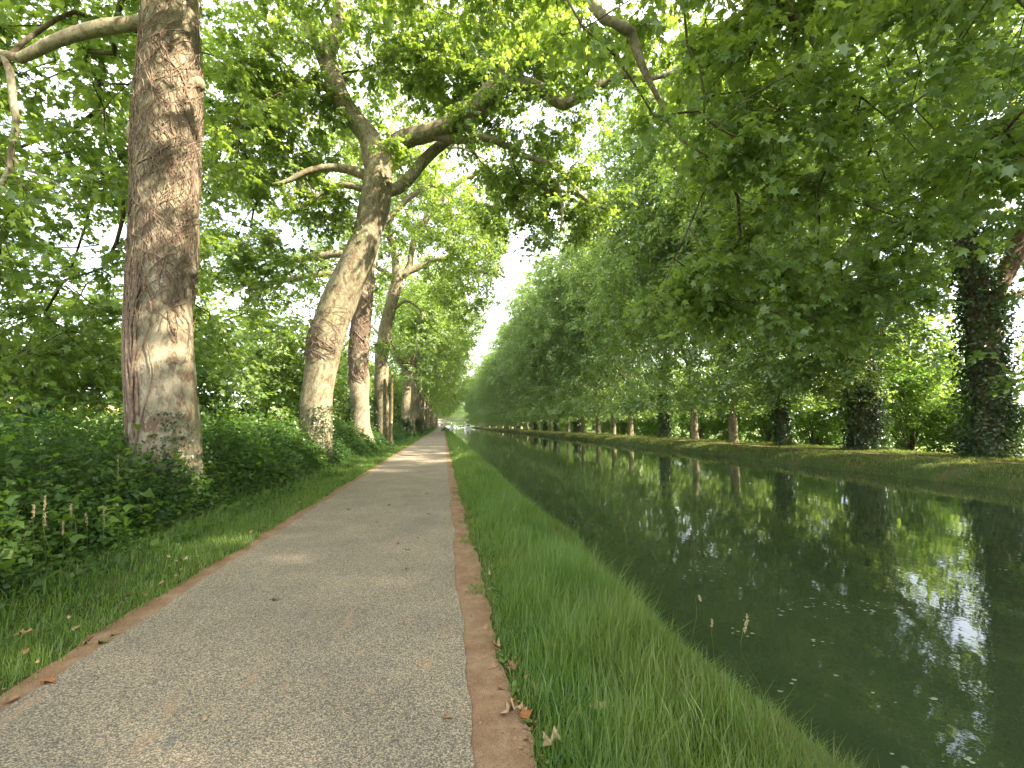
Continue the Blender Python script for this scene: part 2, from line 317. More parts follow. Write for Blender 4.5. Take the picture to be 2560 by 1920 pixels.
def blob_points(blobs, rg, hole=None):
    """attractor centres spread through ellipsoids, denser towards their skin; blob=(centre, radii, count)"""
    o = []; out = []
    for c, r, n in blobs:
        d = nrm(rg.normal(0, 1, (n, 3))); rad = rg.uniform(0, 1, (n, 1)) ** 0.42
        d2 = d * (1 + 0.16 * np.sin(d[:, :1] * 5 + c[0]) + 0.16 * np.sin(d[:, 2:] * 6 + c[1]) + 0.1 * np.sin(d[:, 1:2] * 9))
        p = np.array(c) + d2 * rad * np.array(r); o.append(p); out.append(nrm(d * rad + 1e-3))
    p = np.concatenate(o); out = np.concatenate(out)
    if hole is not None:
        k = ~hole(p); p, out = p[k], out[k]
    return p, out

def grow(limbs, att, rg, step=0.55, w=0.28):
    """connect every attractor to the nearest point of the growing skeleton. limbs: [(pts,rad)] resampled"""
    pos = np.concatenate([l[0] for l in limbs]); rad0 = np.concatenate([l[1] for l in limbs])
    nl = len(pos); base = pos[0]; top = pos[len(limbs[0][0]) - 1]
    cap = nl + int(len(att) * 14) + 10
    Pn = np.zeros((cap, 3)); Pn[:nl] = pos; par = np.full(cap, -1); pl = np.full(cap, 0.0)
    # path length of limb nodes: distance from trunk top, low trunk penalised
    pl[:nl] = np.linalg.norm(pos - top, axis=1) * 0.6; low = pos[:, 2] < top[2] * 0.75; 
    pl[:nl][low] += 9 * (top[2] * 0.75 - pos[low, 2])
    cnt = nl; order = np.argsort(np.linalg.norm(att - top, axis=1)); tips = []
    for i in order:
        a = att[i]; d = np.linalg.norm(Pn[:cnt] - a, axis=1); j = int(np.argmin(d + w * pl[:cnt])); D = d[j]
        m = min(12, max(1, int(D / step))); p0 = Pn[j]
        if m > 1:
            s = np.linspace(0, 1, m + 1)[1:, None]; side = rg.normal(0, 0.11 * D, 3); sag = np.array([0, 0, 0.13 * D])
            seg = p0 + (a - p0) * s + (side + sag) * (s * (1 - s)) * 2 + rg.normal(0, 0.05, (m, 3)) * (s < 1)
        else: seg = a[None]
        for q in seg:
            Pn[cnt] = q; par[cnt] = j; pl[cnt] = pl[j] + np.linalg.norm(q - Pn[j]); j = cnt; cnt += 1
        tips.append(j)
    r = np.zeros(cnt); acc_ = np.zeros(cnt); E = 2.35; tip = 0.011 ** E
    ch = [[] for _ in range(cnt)]
    for i in range(cnt - 1, nl - 1, -1):
        if acc_[i] == 0: acc_[i] = tip
        r[i] = acc_[i] ** (1 / E); acc_[par[i]] += acc_[i]; ch[par[i]].append(i)
    r[:nl] = rad0
    chains = []
    stack = [c for i in range(nl) for c in ch[i]]
    while stack:
        s = stack.pop(); ids = [par[s], s]; c = s
        while ch[c]:
            kids = sorted(ch[c], key=lambda x: -r[x]); stack += kids[1:]; c = kids[0]; ids.append(c)
        ids = np.array(ids); rr = r[ids].copy(); rr[0] = min(rr[0], rr[1] * 1.15) if len(rr) > 1 else rr[0]
        rr = np.minimum(rr, max(0.02, 0.8 * r[ids[0]]))
        chains.append((Pn[ids], rr))
    return chains

def tree_parts(trunk, limbs, att, out, rg, lod, leafmat, barkmat, twigmat, k=28, bump=0.12, flare=0.45, seed=1):
    """returns list of (name, mesh, mat)"""
    parts = []; TR = resample(*trunk, 0.12 if lod == 0 else 0.3); LB = [resample(p, r, 0.3 if lod < 2 else 0.6) for p, r in limbs]
    a = Acc(); tube(a, TR[0], TR[1], k, bump, flare, seed); parts.append(('trunk', a.mesh('trunk', True), barkmat))
    for i, (p, r) in enumerate(LB):
        a = Acc(); tube(a, p, r, 12 if lod < 2 else 7, 0.10, 0, seed + i, cap=True); parts.append(('limb', a.mesh('limb', True), barkmat))
    tw = Acc(); L0 = [(TR[0][::2], TR[1][::2])] + LB
    for p, r in grow(L0, att, rg): tube(tw, p, r, 6 if r[0] > 0.04 else 4 if lod < 2 else 3)
    cr = Acc()
    LODS = {0: dict(twigs=9, per=10, L=0.75, size=0.165, shape='star'), 1: dict(twigs=8, per=9, L=0.85, size=0.19, shape='mid'),
            2: dict(twigs=7, per=7, L=1.0, size=0.27, shape='kite', twigmesh=False), 3: dict(twigs=6, per=5, L=1.1, size=0.42, shape='kite', twigmesh=False)}
    foliage(cr, tw, att, out, rg, **LODS[lod])
    if tw.n: parts.append(('branches', tw.mesh('branches', True), twigmat))
    parts.append(('crown', cr.mesh('crown'), leafmat)); return parts
def ivy_on(trunk_pts, trunk_rad, z1, n, rg, thick=0.22, size=0.1, full=1.0, ang=None, shape='kite', zpow=1.0):
    P_, R0 = resample(trunk_pts, trunk_rad, 0.2); L = np.concatenate([[0], np.cumsum(np.linalg.norm(np.diff(P_, axis=0), axis=1))])
    t = rg.uniform(0, 1, n) ** zpow * z1
    th = rg.uniform(0, 2 * math.pi, n) if ang is None else rg.normal(ang[0], ang[1], n)
    c = np.stack([np.interp(t, L, P_[:, i]) for i in range(3)], 1); r = np.interp(t, L, R0)
    wob = 0.45 + 0.55 * np.sin(th * 2 + t * 1.3) * np.sin(t * 1.9 + th) + .25 * np.sin(t * 5.1 + th * 3)
    o = np.stack([np.cos(th), np.sin(th), np.zeros(n)], 1)
    pos = c + o * (r * (1.02 + 0.35 * np.exp(-t / 0.4)) + rg.uniform(0, 1, n) ** 1.3 * thick * (0.35 + wob))[:, None]
    a = Acc(); leaves(a, pos, o * 0.4 + np.stack([rg.normal(0, .5, n), rg.normal(0, .5, n), rg.normal(-.6, .4, n)], 1), o + rg.normal(0, .4, (n, 3)), size * rg.uniform(.6, 1.3, n), shape, rg)
    return a.mesh('ivy')
def put(parts, root):
    o = []
    for nm, me, mt in parts: o.append(link(nm, me, mt, root))
    return o
def copy_thing(src, loc, rz, s, label, group):
    r = src.copy(); C.objects.link(r); r.location = loc; r.rotation_euler = (0, 0, rz); r.scale = (s[0], s[0], s[1]) if isinstance(s, tuple) else (s, s, s)
    r['label'] = label; r['group'] = group
    for ch in src.children:
        c = ch.copy(); C.objects.link(c); c.parent = r
    return r

# ------------------------------------------------------------------ terrain, path, canal
WZ = -0.70
def bank(y): return 0.10 * np.sin(y * 0.9) + 0.07 * np.sin(y * 2.3 + 1) + 0.05 * np.sin(y * 0.31)
prof = np.array([(-900, 50), (-420, 32), (-250, 20), (-140, 9), (-115, 6.0), (-80, 2.4), (-45, -0.3), (-20, -1.1), (-12, -0.95), (-8, -0.7), (-6.2, -0.3), (-5.2, -0.06), (-4.2, 0.0), (-3.3, 0.01), (-2.45, 0.0), (0.2, 0.0), (0.6, -0.01), (1.1, -0.03), (1.5, -0.10), (1.85, -0.24), (2.15, -0.44), (2.36, -0.66), (2.5, -1.0), (3.0, -1.6), (5, -2.3), (17, -2.3), (19.2, -1.6), (19.9, -0.95), (20.05, -0.66), (20.25, -0.35), (20.6, -0.15), (21.3, -0.02), (22, 0.02), (24, 0.04), (27, 0.05), (31, -0.3), (40, -0.6), (80, -0.6), (200, 0.4), (900, 6)])
ys = np.concatenate([[-200, -60, -20, -8], np.arange(-4, 30, 0.5), np.arange(30, 80, 2.0), np.arange(80, 200, 8.0), np.arange(200, 500, 25), [600, 900, 1600]])
def ground_z(x, y):
    b = np.where(x > 10, -bank(y + 40) * 0.6, bank(y)); near = (np.abs(x) < 60)
    xs = np.where(((x > 0.8) & (x < 30)), x - b, x); return np.interp(xs, prof[:, 0], prof[:, 1])
G = Acc(); xg = prof[:, 0]; xx = np.repeat(xg[None], len(ys), 0).copy(); yy = np.repeat(ys[:, None], len(xg), 1)
b = np.where(xx > 10, -bank(yy + 40) * 0.6, bank(yy)); m_ = (xx > 0.8) & (xx < 30); xx[m_] += b[m_]
zz = np.repeat(prof[None, :, 1], len(ys), 0).copy() - 0.004
G_i = np.arange(len(ys) - 1)[:, None] * len(xg) + np.arange(len(xg) - 1)[None]
Q = np.stack([G_i, G_i + 1, G_i + 1 + len(xg), G_i + len(xg)], -1).reshape(-1, 4)
G.add(np.stack([xx, yy, zz], -1), Q)
gm = G.mesh('ground', True); gm.materials.append(M['soil']); gm.materials.append(M['meadow']); gm.materials.append(M['wheat'])
cen = xx[:-1, :-1] * 0.5 + xx[1:, 1:] * 0.5
mi = np.where(cen < -115, 2, np.where(cen < -12, 1, np.where(cen > 32, 1, 0))).ravel().astype(np.int32); gm.polygons.foreach_set('material_index', mi)
tag(link('ground', gm, None), kind='structure')
def strip(name, xl, xr, z, y0, y1, dy, mat, nseg=2):
    a = Acc(); y = np.concatenate([np.arange(y0, min(40, y1), dy), np.arange(min(40, y1), y1, dy * 8), [y1]])
    l = xl(y); r = xr(y); tt = np.linspace(0, 1, nseg + 1)
    V = np.stack([l[:, None] * (1 - tt) + r[:, None] * tt, np.repeat(y[:, None], nseg + 1, 1), np.full((len(y), nseg + 1), z)], -1)
    i = np.arange(len(y) - 1)[:, None] * (nseg + 1) + np.arange(nseg)[None]
    a.add(V, np.stack([i, i + 1, i + nseg + 2, i + nseg + 1], -1).reshape(-1, 4)); o = link(name, a.mesh(name), mat); tag(o, kind='structure'); return o
wob = lambda y, s, a: a * (np.sin(y * 1.7 + s) * 0.5 + np.sin(y * 4.1 + 2 * s) * 0.3 + np.sin(y * 11.3 + s) * 0.22 + np.sin(y * 27 + s) * 0.1)
strip('path_shoulder', lambda y: -2.60 + wob(y, 3, 0.05), lambda y: 0.36 + 0.12 * np.exp(-np.maximum(y, 0) / 6) + wob(y, 5, 0.05), 0.006, -4, 700, 0.05, M['sand'], 3)
strip('towpath', lambda y: -2.42 + wob(y, 1, 0.03), lambda y: 0.16 + wob(y, 2, 0.035), 0.012, -4, 700, 0.05, M['asphalt'])
strip('far_towpath', lambda y: 22.6 + wob(y * .2, 1, 0.2), lambda y: 23.5 + wob(y * .2, 2, 0.2), 0.05, -10, 500, 0.5, M['sand'])
a = Acc(); a.add([(1.5, -60, WZ), (21.5, -60, WZ), (21.5, 1600, WZ), (1.5, 1600, WZ)], [(0, 1, 2, 3)]); tag(link('canal_water', a.mesh('canal_water'), M['water']), kind='structure')

# ------------------------------------------------------------------ grass
def blades(acc, x, y, z, h, wd, rg, lean=0.6, heading=None):
    n = len(x); th = rg.uniform(0, 2 * math.pi, n); f = np.stack([np.cos(th), np.sin(th), np.zeros(n)], 1); s = np.stack([-np.sin(th), np.cos(th), np.zeros(n)], 1)
    L = (lean * rg.uniform(0.1, 1.5, n) * h)[:, None]; base = np.stack([x, y, z], 1); H = h[:, None] * np.array([0, 0, 1]); wd = wd[:, None]
    V = np.stack([base - s * wd, base + s * wd, base + H * .55 + f * L * .3 + s * wd * .75, base + H * .55 + f * L * .3 - s * wd * .75, base + H * .92 + f * L * 1.0], 1)
    b = (np.arange(n) * 5)[:, None, None]; r = np.clip(rg.uniform(0, 1, n) * 0.97 + 0.02, 0.01, 1)
    acc.add(V, (np.array([[0, 1, 2, 3]])[None] + b).reshape(-1, 4), (np.array([[3, 2, 4]])[None] + b).reshape(-1, 3), r, r)
def patch(x, y, s=1.0): return 0.5 + 0.25 * np.sin(x * 2.1 * s + 1.3 * np.sin(y * 1.1 * s)) + 0.25 * np.sin(y * 1.9 * s + 1.7 * np.sin(x * 1.3 * s + 2))
def grass(name, x0, x1, bands, hf, mat, rg, keep=None):
    a = Acc()
    for y0, y1, den, wid in bands:
        n = int(den * (x1 - x0) * (y1 - y0)); x = rg.uniform(x0, x1, n); y = rg.uniform(y0, y1, n)
        nc = max(1, n // 14); cx = rg.uniform(x0, x1, nc); cyy = rg.uniform(y0, y1, nc); k = rg.integers(0, nc, n // 2)
        sp_ = 0.05 + 0.003 * y0; hk = np.ones(n); hk[:n // 2] = rg.uniform(.6, 1.75, nc)[k]; x[:n // 2] = cx[k] + rg.normal(0, sp_, n // 2); y[:n // 2] = cyy[k] + rg.normal(0, sp_, n // 2)
        m = (x > x0) & (x < x1)
        if keep is not None: m &= keep(x, y)
        x, y = x[m], y[m]; z = ground_z(x, y) - 0.01; h = hf(x, y) * rg.uniform(0.45, 1.2, len(x)) * hk[m]
        mz = z > WZ - 0.12; x, y, z, h = x[mz], y[mz], z[mz], h[mz]
        blades(a, x, y, z, h, wid * rg.uniform(0.6, 1.3, len(x)), rg)
    me = a.mesh(name); o = link(name, me, mat); return o
rg = np.random.default_rng(3)
edge = lambda y: 0.36 + 0.12 * np.exp(-np.maximum(y, 0) / 6) + wob(y, 5, 0.05)
near_h = lambda x, y: (0.05 + 0.19 * np.clip((x - 0.42) / 0.4, 0, 1) * (0.25 + 0.95 * patch(x, y) * (.6 + .8 * patch(y * 3, x * 3, 1.0)))) * np.where(x > 1.8, 0.62, 1.0) * np.where(y < 1.8, 0.8, 1.0) * 1.15
tag(grass('bank_grass', 0.24, 2.75, [(0.2, 2.2, 9000, .0022), (2.2, 5, 6500, .0028), (5, 10, 3200, .004), (10, 22, 1300, .007), (22, 60, 330, .014), (60, 300, 50, .035)], near_h, M['grass'], rg,
    lambda x, y: (x > edge(y) + np.random.default_rng(1).exponential(0.05, len(x)) - 0.03 - .14 * (patch(y * 2.3, x * .6 + y) > .72)) & (rg.uniform(0, 1, len(x)) < 0.25 + 0.95 * patch(x, y, 1.7) + .5 * (y > 3))), kind='stuff')
tag(grass('dry_bank_grass', 1.3, 2.6, [(0.2, 3, 5200, .0024), (3, 8, 2400, .003), (8, 30, 420, .006)], lambda x, y: 0.09 + 0.15 * patch(x, y), M['grass_dry'], rg,
    lambda x, y: rg.uniform(0, 1, len(x)) < np.clip((x - 1.25) / .7, 0, 1) * np.where(y < 3.5, 1, .45) * np.clip(patch(y * 1.7, x * 2.3) * 1.9 - .35, 0, 1)), kind='stuff')
tag(grass('verge_grass', -4.6, -2.45, [(0.8, 4, 5200, .0026), (4, 10, 2600, .004), (10, 22, 1100, .007), (22, 60, 300, .014), (60, 300, 45, .035)], lambda x, y: 0.06 + 0.10 * patch(x, y, 1.3) + 0.06 * (x < -3.4), M['grass'], rg,
    lambda x, y: (x < -2.56 + wob(y, 3, 0.05) - np.random.default_rng(2).exponential(0.04, len(x)) + .02) & (rg.uniform(0, 1, len(x)) < 0.25 + 0.95 * patch(x, y, 1.1))), kind='stuff')
tag(grass('far_bank_grass', 20.0, 27.5, [(6, 30, 240, .012), (30, 80, 90, .022), (80, 300, 16, .06)], lambda x, y: 0.05 + 0.10 * patch(x, y, .6) + 0.05 * (x < 20.5), M['grass_dry'], rg,
    lambda x, y: ((x < 22.5) | (x > 23.5) | (rg.uniform(0, 1, len(x)) < .25)) & (rg.uniform(0, 1, len(x)) < 0.3 + patch(x, y, .5))), kind='stuff')

# ------------------------------------------------------------------ undergrowth on the left
rg = np.random.default_rng(11)
def under_h(x, y):
    e = np.clip((-3.75 - 0.25 * patch(x, y, .8) - x) / 1.6, 0, 1)
    return (0.12 + 1.05 * e ** 0.7 + 0.6 * e * patch(x, y, 0.9) + 0.4 * e * patch(y, x, 2.1) + 0.25 * np.clip((-6 - x) / 2, 0, 1))
ua = Acc()
for y0, y1, den, sz in [(0.8, 5, 2300, .05), (5, 11, 1700, .062), (11, 24, 700, .09), (24, 60, 220, .14), (60, 200, 40, .3)]:
    n = int(den * 5.6 * (y1 - y0)); x = rg.uniform(-9.3, -3.7, n); y = rg.uniform(y0, y1, n)
    # gather the leaves on stems
    ns = n // 9; sx = rg.uniform(-9.3, -3.7, ns); sy = rg.uniform(y0, y1, ns); k = np.repeat(np.arange(ns), 9); x = sx[k] + rg.normal(0, .10 + sz, ns * 9); y = sy[k] + rg.normal(0, .10 + sz, ns * 9); n = len(x)
    hh_ = under_h(x, y); z = ground_z(x, y) + hh_ * (1 - rg.uniform(0, 1, n) ** 1.6 * 0.85) * (0.75 + 0.25 * np.repeat(rg.uniform(0, 1.6, ns), 9))
    ax = np.stack([rg.normal(0.25, .7, n), rg.normal(-0.2, .7, n), rg.normal(-.25, .3, n)], 1); no = np.stack([rg.normal(.2, .4, n), rg.normal(-.1, .4, n), np.full(n, 0.9)], 1)
    leaves(ua, np.stack([x, y, z], 1), ax, no, sz * rg.uniform(.6, 1.5, n), 'kite', rg)
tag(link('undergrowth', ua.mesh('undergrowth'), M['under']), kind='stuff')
nb = 9000; x = rg.uniform(-9, -3.75, nb); y = 2.6 + 26 * rg.uniform(0, 1, nb) ** 1.6; kq = rg.integers(0, 700, nb); x = x[:700][kq] + rg.normal(0, .16, nb); y = y[:700][kq] + rg.normal(0, .16, nb)
z = ground_z(x, y) + under_h(x, y) * rg.uniform(.55, 1.25, nb); wl_ = Acc(); leaves(wl_, np.stack([x, y, z], 1), np.stack([rg.normal(.3, .7, nb), rg.normal(-.2, .7, nb), rg.normal(-.1, .45, nb)], 1), np.stack([rg.normal(.2, .5, nb), rg.normal(-.1, .5, nb), np.full(nb, .8)], 1), rg.uniform(.05, .16, nb), 'mid', rg)
tag(link('bramble_leaves', wl_.mesh('bramble_leaves'), M['bush']), kind='stuff')
sa = Acc(); nb = 700; x = rg.uniform(-8.5, -3.6, nb); y = 1 + 20 * rg.uniform(0, 1, nb) ** 1.5; blades(sa, x, y, ground_z(x, y), under_h(x, y) * rg.uniform(.9, 1.5, nb) + .12, np.full(nb, .0028), rg, .25); tag(link('dry_straw', sa.mesh('dry_straw'), M['straw']), kind='stuff')
ub = Acc()
n = 2600; x = rg.uniform(-8, -3.8, n); y = 0.8 + 22 * rg.uniform(0, 1, n) ** 1.7; z = ground_z(x, y); h = under_h(x, y) * rg.uniform(0.7, 1.25, n)
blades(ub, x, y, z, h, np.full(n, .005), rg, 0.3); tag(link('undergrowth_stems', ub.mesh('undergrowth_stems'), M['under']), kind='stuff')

ORD = 'first second third fourth fifth sixth seventh eighth ninth tenth eleventh twelfth thirteenth fourteenth fifteenth sixteenth seventeenth eighteenth nineteenth twentieth'.split()
def nth(i, n, text, rest): return text.format(ORD[i]) if i < n else rest
# ------------------------------------------------------------------ left row of plane trees
LG = 'plane trees along the towpath'
def along(pts, Y, f=None):
    """pts: (u, v, width_px[, dY]) in the photo at depth Y -> points and radii"""
    o = []; r = []
    for p in pts:
        y = Y + (p[3] if len(p) > 3 else 0); q = P(p[0], p[1], y); o.append(q)
        dist = np.dot(q - np.array([0, 0, EYE]), FW); o_ = (p[0] * .46293 - 512) / F; r.append(p[2] * 0.46293 / 2 * dist / F / math.sqrt(1 + o_ * o_))
    return np.array(o), np.array(r)
def base_y(u, X):   # depth at which a ground point of lateral position X shows at column u
    lo, hi = (1.0 if X < 0 else 8.0), 900.0
    for _ in range(60):
        m = (lo + hi) / 2; d = np.array([X, m, -EYE]); uu = (512 + F * np.dot(d, RT) / np.dot(d, FW)) / 0.46293
        if (uu < u) == (X < 0): lo = m
        else: hi = m
    return m
print('depths', [round(base_y(u, -4.75), 1) for u in (355, 683, 785, 828, 875, 893)], [round(base_y(u, 26), 1) for u in (2140, 1870, 1710, 1600, 1500, 1440)])

def localise(pts, base): return pts - base
def rel(tr, limbs, att, base):
    return (tr[0] - base, tr[1]), [(p - base, r) for p, r in limbs], att - base
def sky_gap(p):
    """keep the strip of open sky above the canal clear, and the air in front of the lens"""
    d = p - np.array([0, 0, EYE]); f = d @ FW; u = (512 + F * (d @ RT) / f) / .46293; v = (384 - F * (d @ UP) / f) / .46293
    near = (np.linalg.norm(d, axis=1) < 4.6)
    g = (f > 0) & (np.abs(u - (1078 + (700 - v) * .2)) < 16 + (v < 640) * 6) & (v < 740) & (v > 480)
    g2 = (f > 0) & (((u - 1320) / 55) ** 2 + ((v - 330) / 85) ** 2 < 1)
    g3 = (f > 0) & (((u - 1180) / 70) ** 2 + ((v - 235) / 28) ** 2 < 1)
    return near | g | g2 | g3
def trunk_clear(boxes):
    def f(p):
        d = p - np.array([0, 0, EYE]); f_ = d @ FW; u = (512 + F * (d @ RT) / f_) / .46293; v = (384 - F * (d @ UP) / f_) / .46293
        k = sky_gap(p)
        for (u0, u1, v0, v1, dist) in boxes: k |= (f_ > 0) & (u > u0) & (u < u1) & (v > v0) & (v < v1) & (f_ < dist)
        return k
    return f
CLEAR = [(255, 455, -50, 1120, 9.0), (630, 870, 350, 1000, 17.4), (655, 770, 70, 270, 17.6), (1040, 1250, 150, 245, 17.0), (850, 1040, 200, 330, 17.0), (860, 1000, 300, 420, 17.6), (760, 900, 560, 980, 28)]

# --- tree 1: the big vine-covered trunk
Y1 = base_y(357, -4.9); B1 = np.array([-4.9, Y1, 0.0])
tr1 = along([(362, 1118, 150), (362, 1000, 150), (357, 900, 152), (350, 750, 150), (352, 600, 146), (358, 450, 142), (362, 330, 150), (364, 250, 145), (368, 170, 136), (370, 80, 126), (371, 0, 124), (374, -150, 116), (380, -330, 108)], Y1)
tr1[0][0][2] = -0.06
up1 = tr1[0][-1]
l1 = [along([(340, 30, 44), (305, 48, 35), (230, 58, 40), (150, 78, 36), (90, 102, 31), (50, 126, 30), (0, 116, 25), (-70, 70, 22), (-160, 60, 16)], Y1 - .1),
      along([(10, 122, 20), (22, 160, 21), (27, 210, 20), (36, 270, 18), (24, 320, 17), (22, 360, 15), (2, 400, 13), (-30, 460, 10)], Y1 - .1),
      along([(24, 335, 9), (60, 375, 8), (100, 380, 6), (150, 420, 5), (190, 448, 4)], Y1 - .1),
      (np.array([up1 + (0, 0, -.6), up1 + (1.2, -.2, 1.2), up1 + (3.6, -.8, 2.4), (2.0, 7.4, 12.6), (4.6, 7.2, 11.5), (6.6, 7.3, 9.7), (8.0, 7.6, 8.2)]), np.array([.22, .2, .16, .13, .1, .06, .035])),
      (np.array([up1 + (0, 0, -.2), up1 + (.3, .5, 2), up1 + (.8, .8, 5), up1 + (.6, .9, 8)]), np.array([.28, .22, .14, .06])),
      (np.array([up1 + (0, 0, -.9), up1 + (-1.6, .6, .8), up1 + (-4.4, 1.4, 2.4), up1 + (-6.5, 2, 3.4)]), np.array([.2, .16, .1, .05])),
      (np.array([up1 + (0, 0, -.4), up1 + (-.6, -1.6, 1.4), up1 + (-1.2, -4.4, 2.6), up1 + (-1.5, -6.4, 3)]), np.array([.2, .16, .1, .05])),
      along([(1268, -60, 26, -.8), (1275, 0, 24, -.8), (1305, 42, 22, -.8), (1345, 58, 24, -.8), (1368, 78, 22, -.6), (1378, 120, 20, -.6), (1395, 160, 14, -.5), (1420, 210, 10, -.4), (1460, 290, 7), (1530, 340, 5)], 7.5)]
l1.insert(3, (np.array([up1 + (0.1, 0, -.3), up1 + (1.5, -.3, 1.0), l1[7][0][0] + (-1.4, .2, 1.4), l1[7][0][0]]), np.array([.2, .17, .12, .06])))
rg = np.random.default_rng(21)
blobs1 = [((-4.6, Y1 + .5, 17.5), (5.5, 5.5, 4.5), 263), ((-9.5, Y1 + 1, 14.5), (3.8, 4.5, 3.6), 93), ((0.8, Y1 - .5, 14.2), (4.0, 4, 3), 108),
          ((-8.6, Y1 + 2.5, 9.5), (3.4, 3.0, 2.6), 77), ((-9.5, Y1 + 1.2, 6.2), (3, 2.6, 2.0), 55), ((-6.0, Y1 - 5.5, 14.5), (4, 3.5, 3), 77),
          ((5.9, 7.6, 7.6), (2.6, 1.8, 2.0), 34), ((8.2, 8.4, 6.6), (2.8, 2.0, 2.2), 40), ((4.0, 7.0, 9.8), (2.6, 2.4, 1.8), 24), ((10.3, 8.0, 8.6), (2.6, 2.4, 2.4), 30), ((7, 8, 11), (3.2, 3, 1.8), 77),
          ((-12, Y1 + 3.5, 5.4), (4, 3, 2.3), 34), ((-14, Y1 + 6, 9), (4.5, 4, 3.4), 30), ((-12.5, Y1 + 5, 3.6), (4.5, 3, 1.5), 60), ((-9, Y1 + 6, 5), (3, 3, 2.4), 50), ((6.5, 9.2, 5.0), (1.6, 1.4, 1.3), 34), ((9.6, 9.6, 4.7), (1.5, 1.5, 1.2), 31)]
att, out_ = blob_points(blobs1, rg, trunk_clear(CLEAR))
trr, lr, ar = rel(tr1, l1, att, B1)
root = tag(empty('plane_tree', B1), 'huge plane tree nearest the towpath, its trunk netted with brown vines', 'tree', LG)
put(tree_parts(trr, lr, ar, out_, rg, 0, M['leaf'], M['bark_brown'], M['twig'], k=56, bump=0.13, flare=0.42, seed=4), root)
# knots on the trunk
def knot(p, d, r, L, mat, parent):
    a = Acc(); d = nrm(np.array(d, float)); pts = np.array([p - d * .12, p + d * L * .4, p + d * L * .8, p + d * L]); tube(a, *resample(pts, np.array([r * 1.6, r * 1.15, r * .9, r * .7]), .04), 14, .18, 0, 5, cap=True); return link('branch_stump', a.mesh('branch_stump', True), mat, parent)
k1 = P(432, 178, Y1) - B1; knot(k1 + (-.10, 0, -.05), (1, -.2, .2), 0.12, .17, M['bark_brown'], root)
k2 = P(288, 280, Y1) - B1; knot(k2 + (.12, 0, -.05), (-1, -.3, .3), .24, .16, M['bark_brown'], root)
k3 = P(418, 592, Y1) - B1; knot(k3 + (-.03, -.02, 0), (1, -.5, .2), .06, .12, M['bark_brown'], root)
def vines(trunk, n, z0, z1, rg, rad=(.006, .022), spread=1.0, thmean=None, thsd=None, drift=0.03, name='vine'):
    P_, R0 = resample(*trunk, .1); L = np.concatenate([[0], np.cumsum(np.linalg.norm(np.diff(P_, axis=0), axis=1))]); acc = Acc()
    for i in range(n):
        s = rg.uniform(z0, z1 - 0.5); ln = rg.uniform(0.6, 3.2) * spread; m = int(ln / .09) + 3
        th = rg.uniform(-math.pi, 0.15) if thmean is None else rg.normal(thmean, thsd)   # mostly the sides one can see
        dr = rg.normal(0, drift * 2.2); T = []; S = []
        for j in range(m):
            T.append(th); S.append(s); dr = 0.86 * dr + rg.normal(0, drift * 1.9); th += dr; s += 0.09 * rg.uniform(.5, 1.2)
        T = np.array(T); S = np.clip(np.array(S), 0, min(z1 + .8, L[-1] - .05)); c = np.stack([np.interp(S, L, P_[:, q]) for q in range(3)], 1)
        r0 = rg.uniform(*rad) * (1 if rg.uniform() > .12 else 1.8); rr = np.interp(S, L, R0) * 1.0 + r0 * .5 + rg.uniform(0, .035) + .012
        rr = rr * (1 + 0.32 * 0.5 * np.exp(-S / .38)) if z0 < .5 else rr
        tube(acc, c + np.stack([np.cos(T), np.sin(T), 0 * T], 1) * rr[:, None], np.linspace(r0, r0 * .45, m), 4)
    return acc.mesh(name, True)
rv = np.random.default_rng(5)
link('vine_net', vines(trr, 330, 3.0, 9.3, rv, (.004, .011)), M['vine'], root)
link('vine_stem', vines(trr, 40, 1.3, 3.6, rv, (.008, .024), .9, -math.pi + 0.55, .20, .007), M['vine'], root)
link('vine_stem', vines(trr, 30, 1.2, 4.2, rv, (.010, .026), 1, -2.0, .09, .007), M['vine'], root)
link('ivy', ivy_on(*trr, 1.2, 2600, np.random.default_rng(8), .2, .06, zpow=2.2, shape='mid'), M['ivy'], root)
link('ivy', ivy_on(*trr, 1.9, 500, np.random.default_rng(9), .06, .05, zpow=1.2, ang=(-.9, .25), shape='mid'), M['ivy'], root)

# --- tree 0: stands beside the camera, only its overhanging crown shows
B0 = np.array([-5.0, -1.6, 0.0])
t0 = (np.array([B0, B0 + (.1, 0, 3), B0 + (.2, .1, 6.5), B0 + (.3, .2, 10)]), np.array([.62, .55, .5, .42])); u0 = t0[0][-1]
l0 = [(np.array([u0, u0 + (2, 1, 1.2), u0 + (5, 2.4, 1.6), (3.2, 2.6, 10.4), (6.2, 3.6, 8.8)]), np.array([.26, .2, .15, .1, .05])),
      (np.array([u0, u0 + (1, 2, 2), u0 + (2.6, 4.4, 3.4), (-1.2, 4.6, 14)]), np.array([.26, .2, .12, .06])), (np.array([u0, u0 + (-1, .6, 2.5), u0 + (-3.5, 3.2, 3.8)]), np.array([.24, .18, .07])),
      (np.array([u0, u0 + (0, -1, 3), u0 + (.3, -2, 7)]), np.array([.26, .18, .08]))]
rg = np.random.default_rng(31)
att, out_ = blob_points([((-4.5, -1.5, 17), (5.5, 5, 4), 70), ((-.5, 2.8, 14), (3.6, 2.6, 2.2), 40), ((7.6, 4.6, 8.2), (2.2, 1.7, 1.5), 34), ((8.6, 5.2, 5.9), (1.4, 1.3, 1.0), 14), ((3, 3, 12), (4, 2.5, 2), 40), ((0, -3, 13.5), (5, 4, 2.5), 70), ((3.5, -4, 12), (4, 4, 2.5), 50), ((-8, 4, 11), (2.6, 2.5, 2), 24)], rg, trunk_clear(CLEAR))  # rear clumps are extra, unseen behind the camera, added to shade the near path
trr, lr, ar = rel(t0, l0, att, B0)
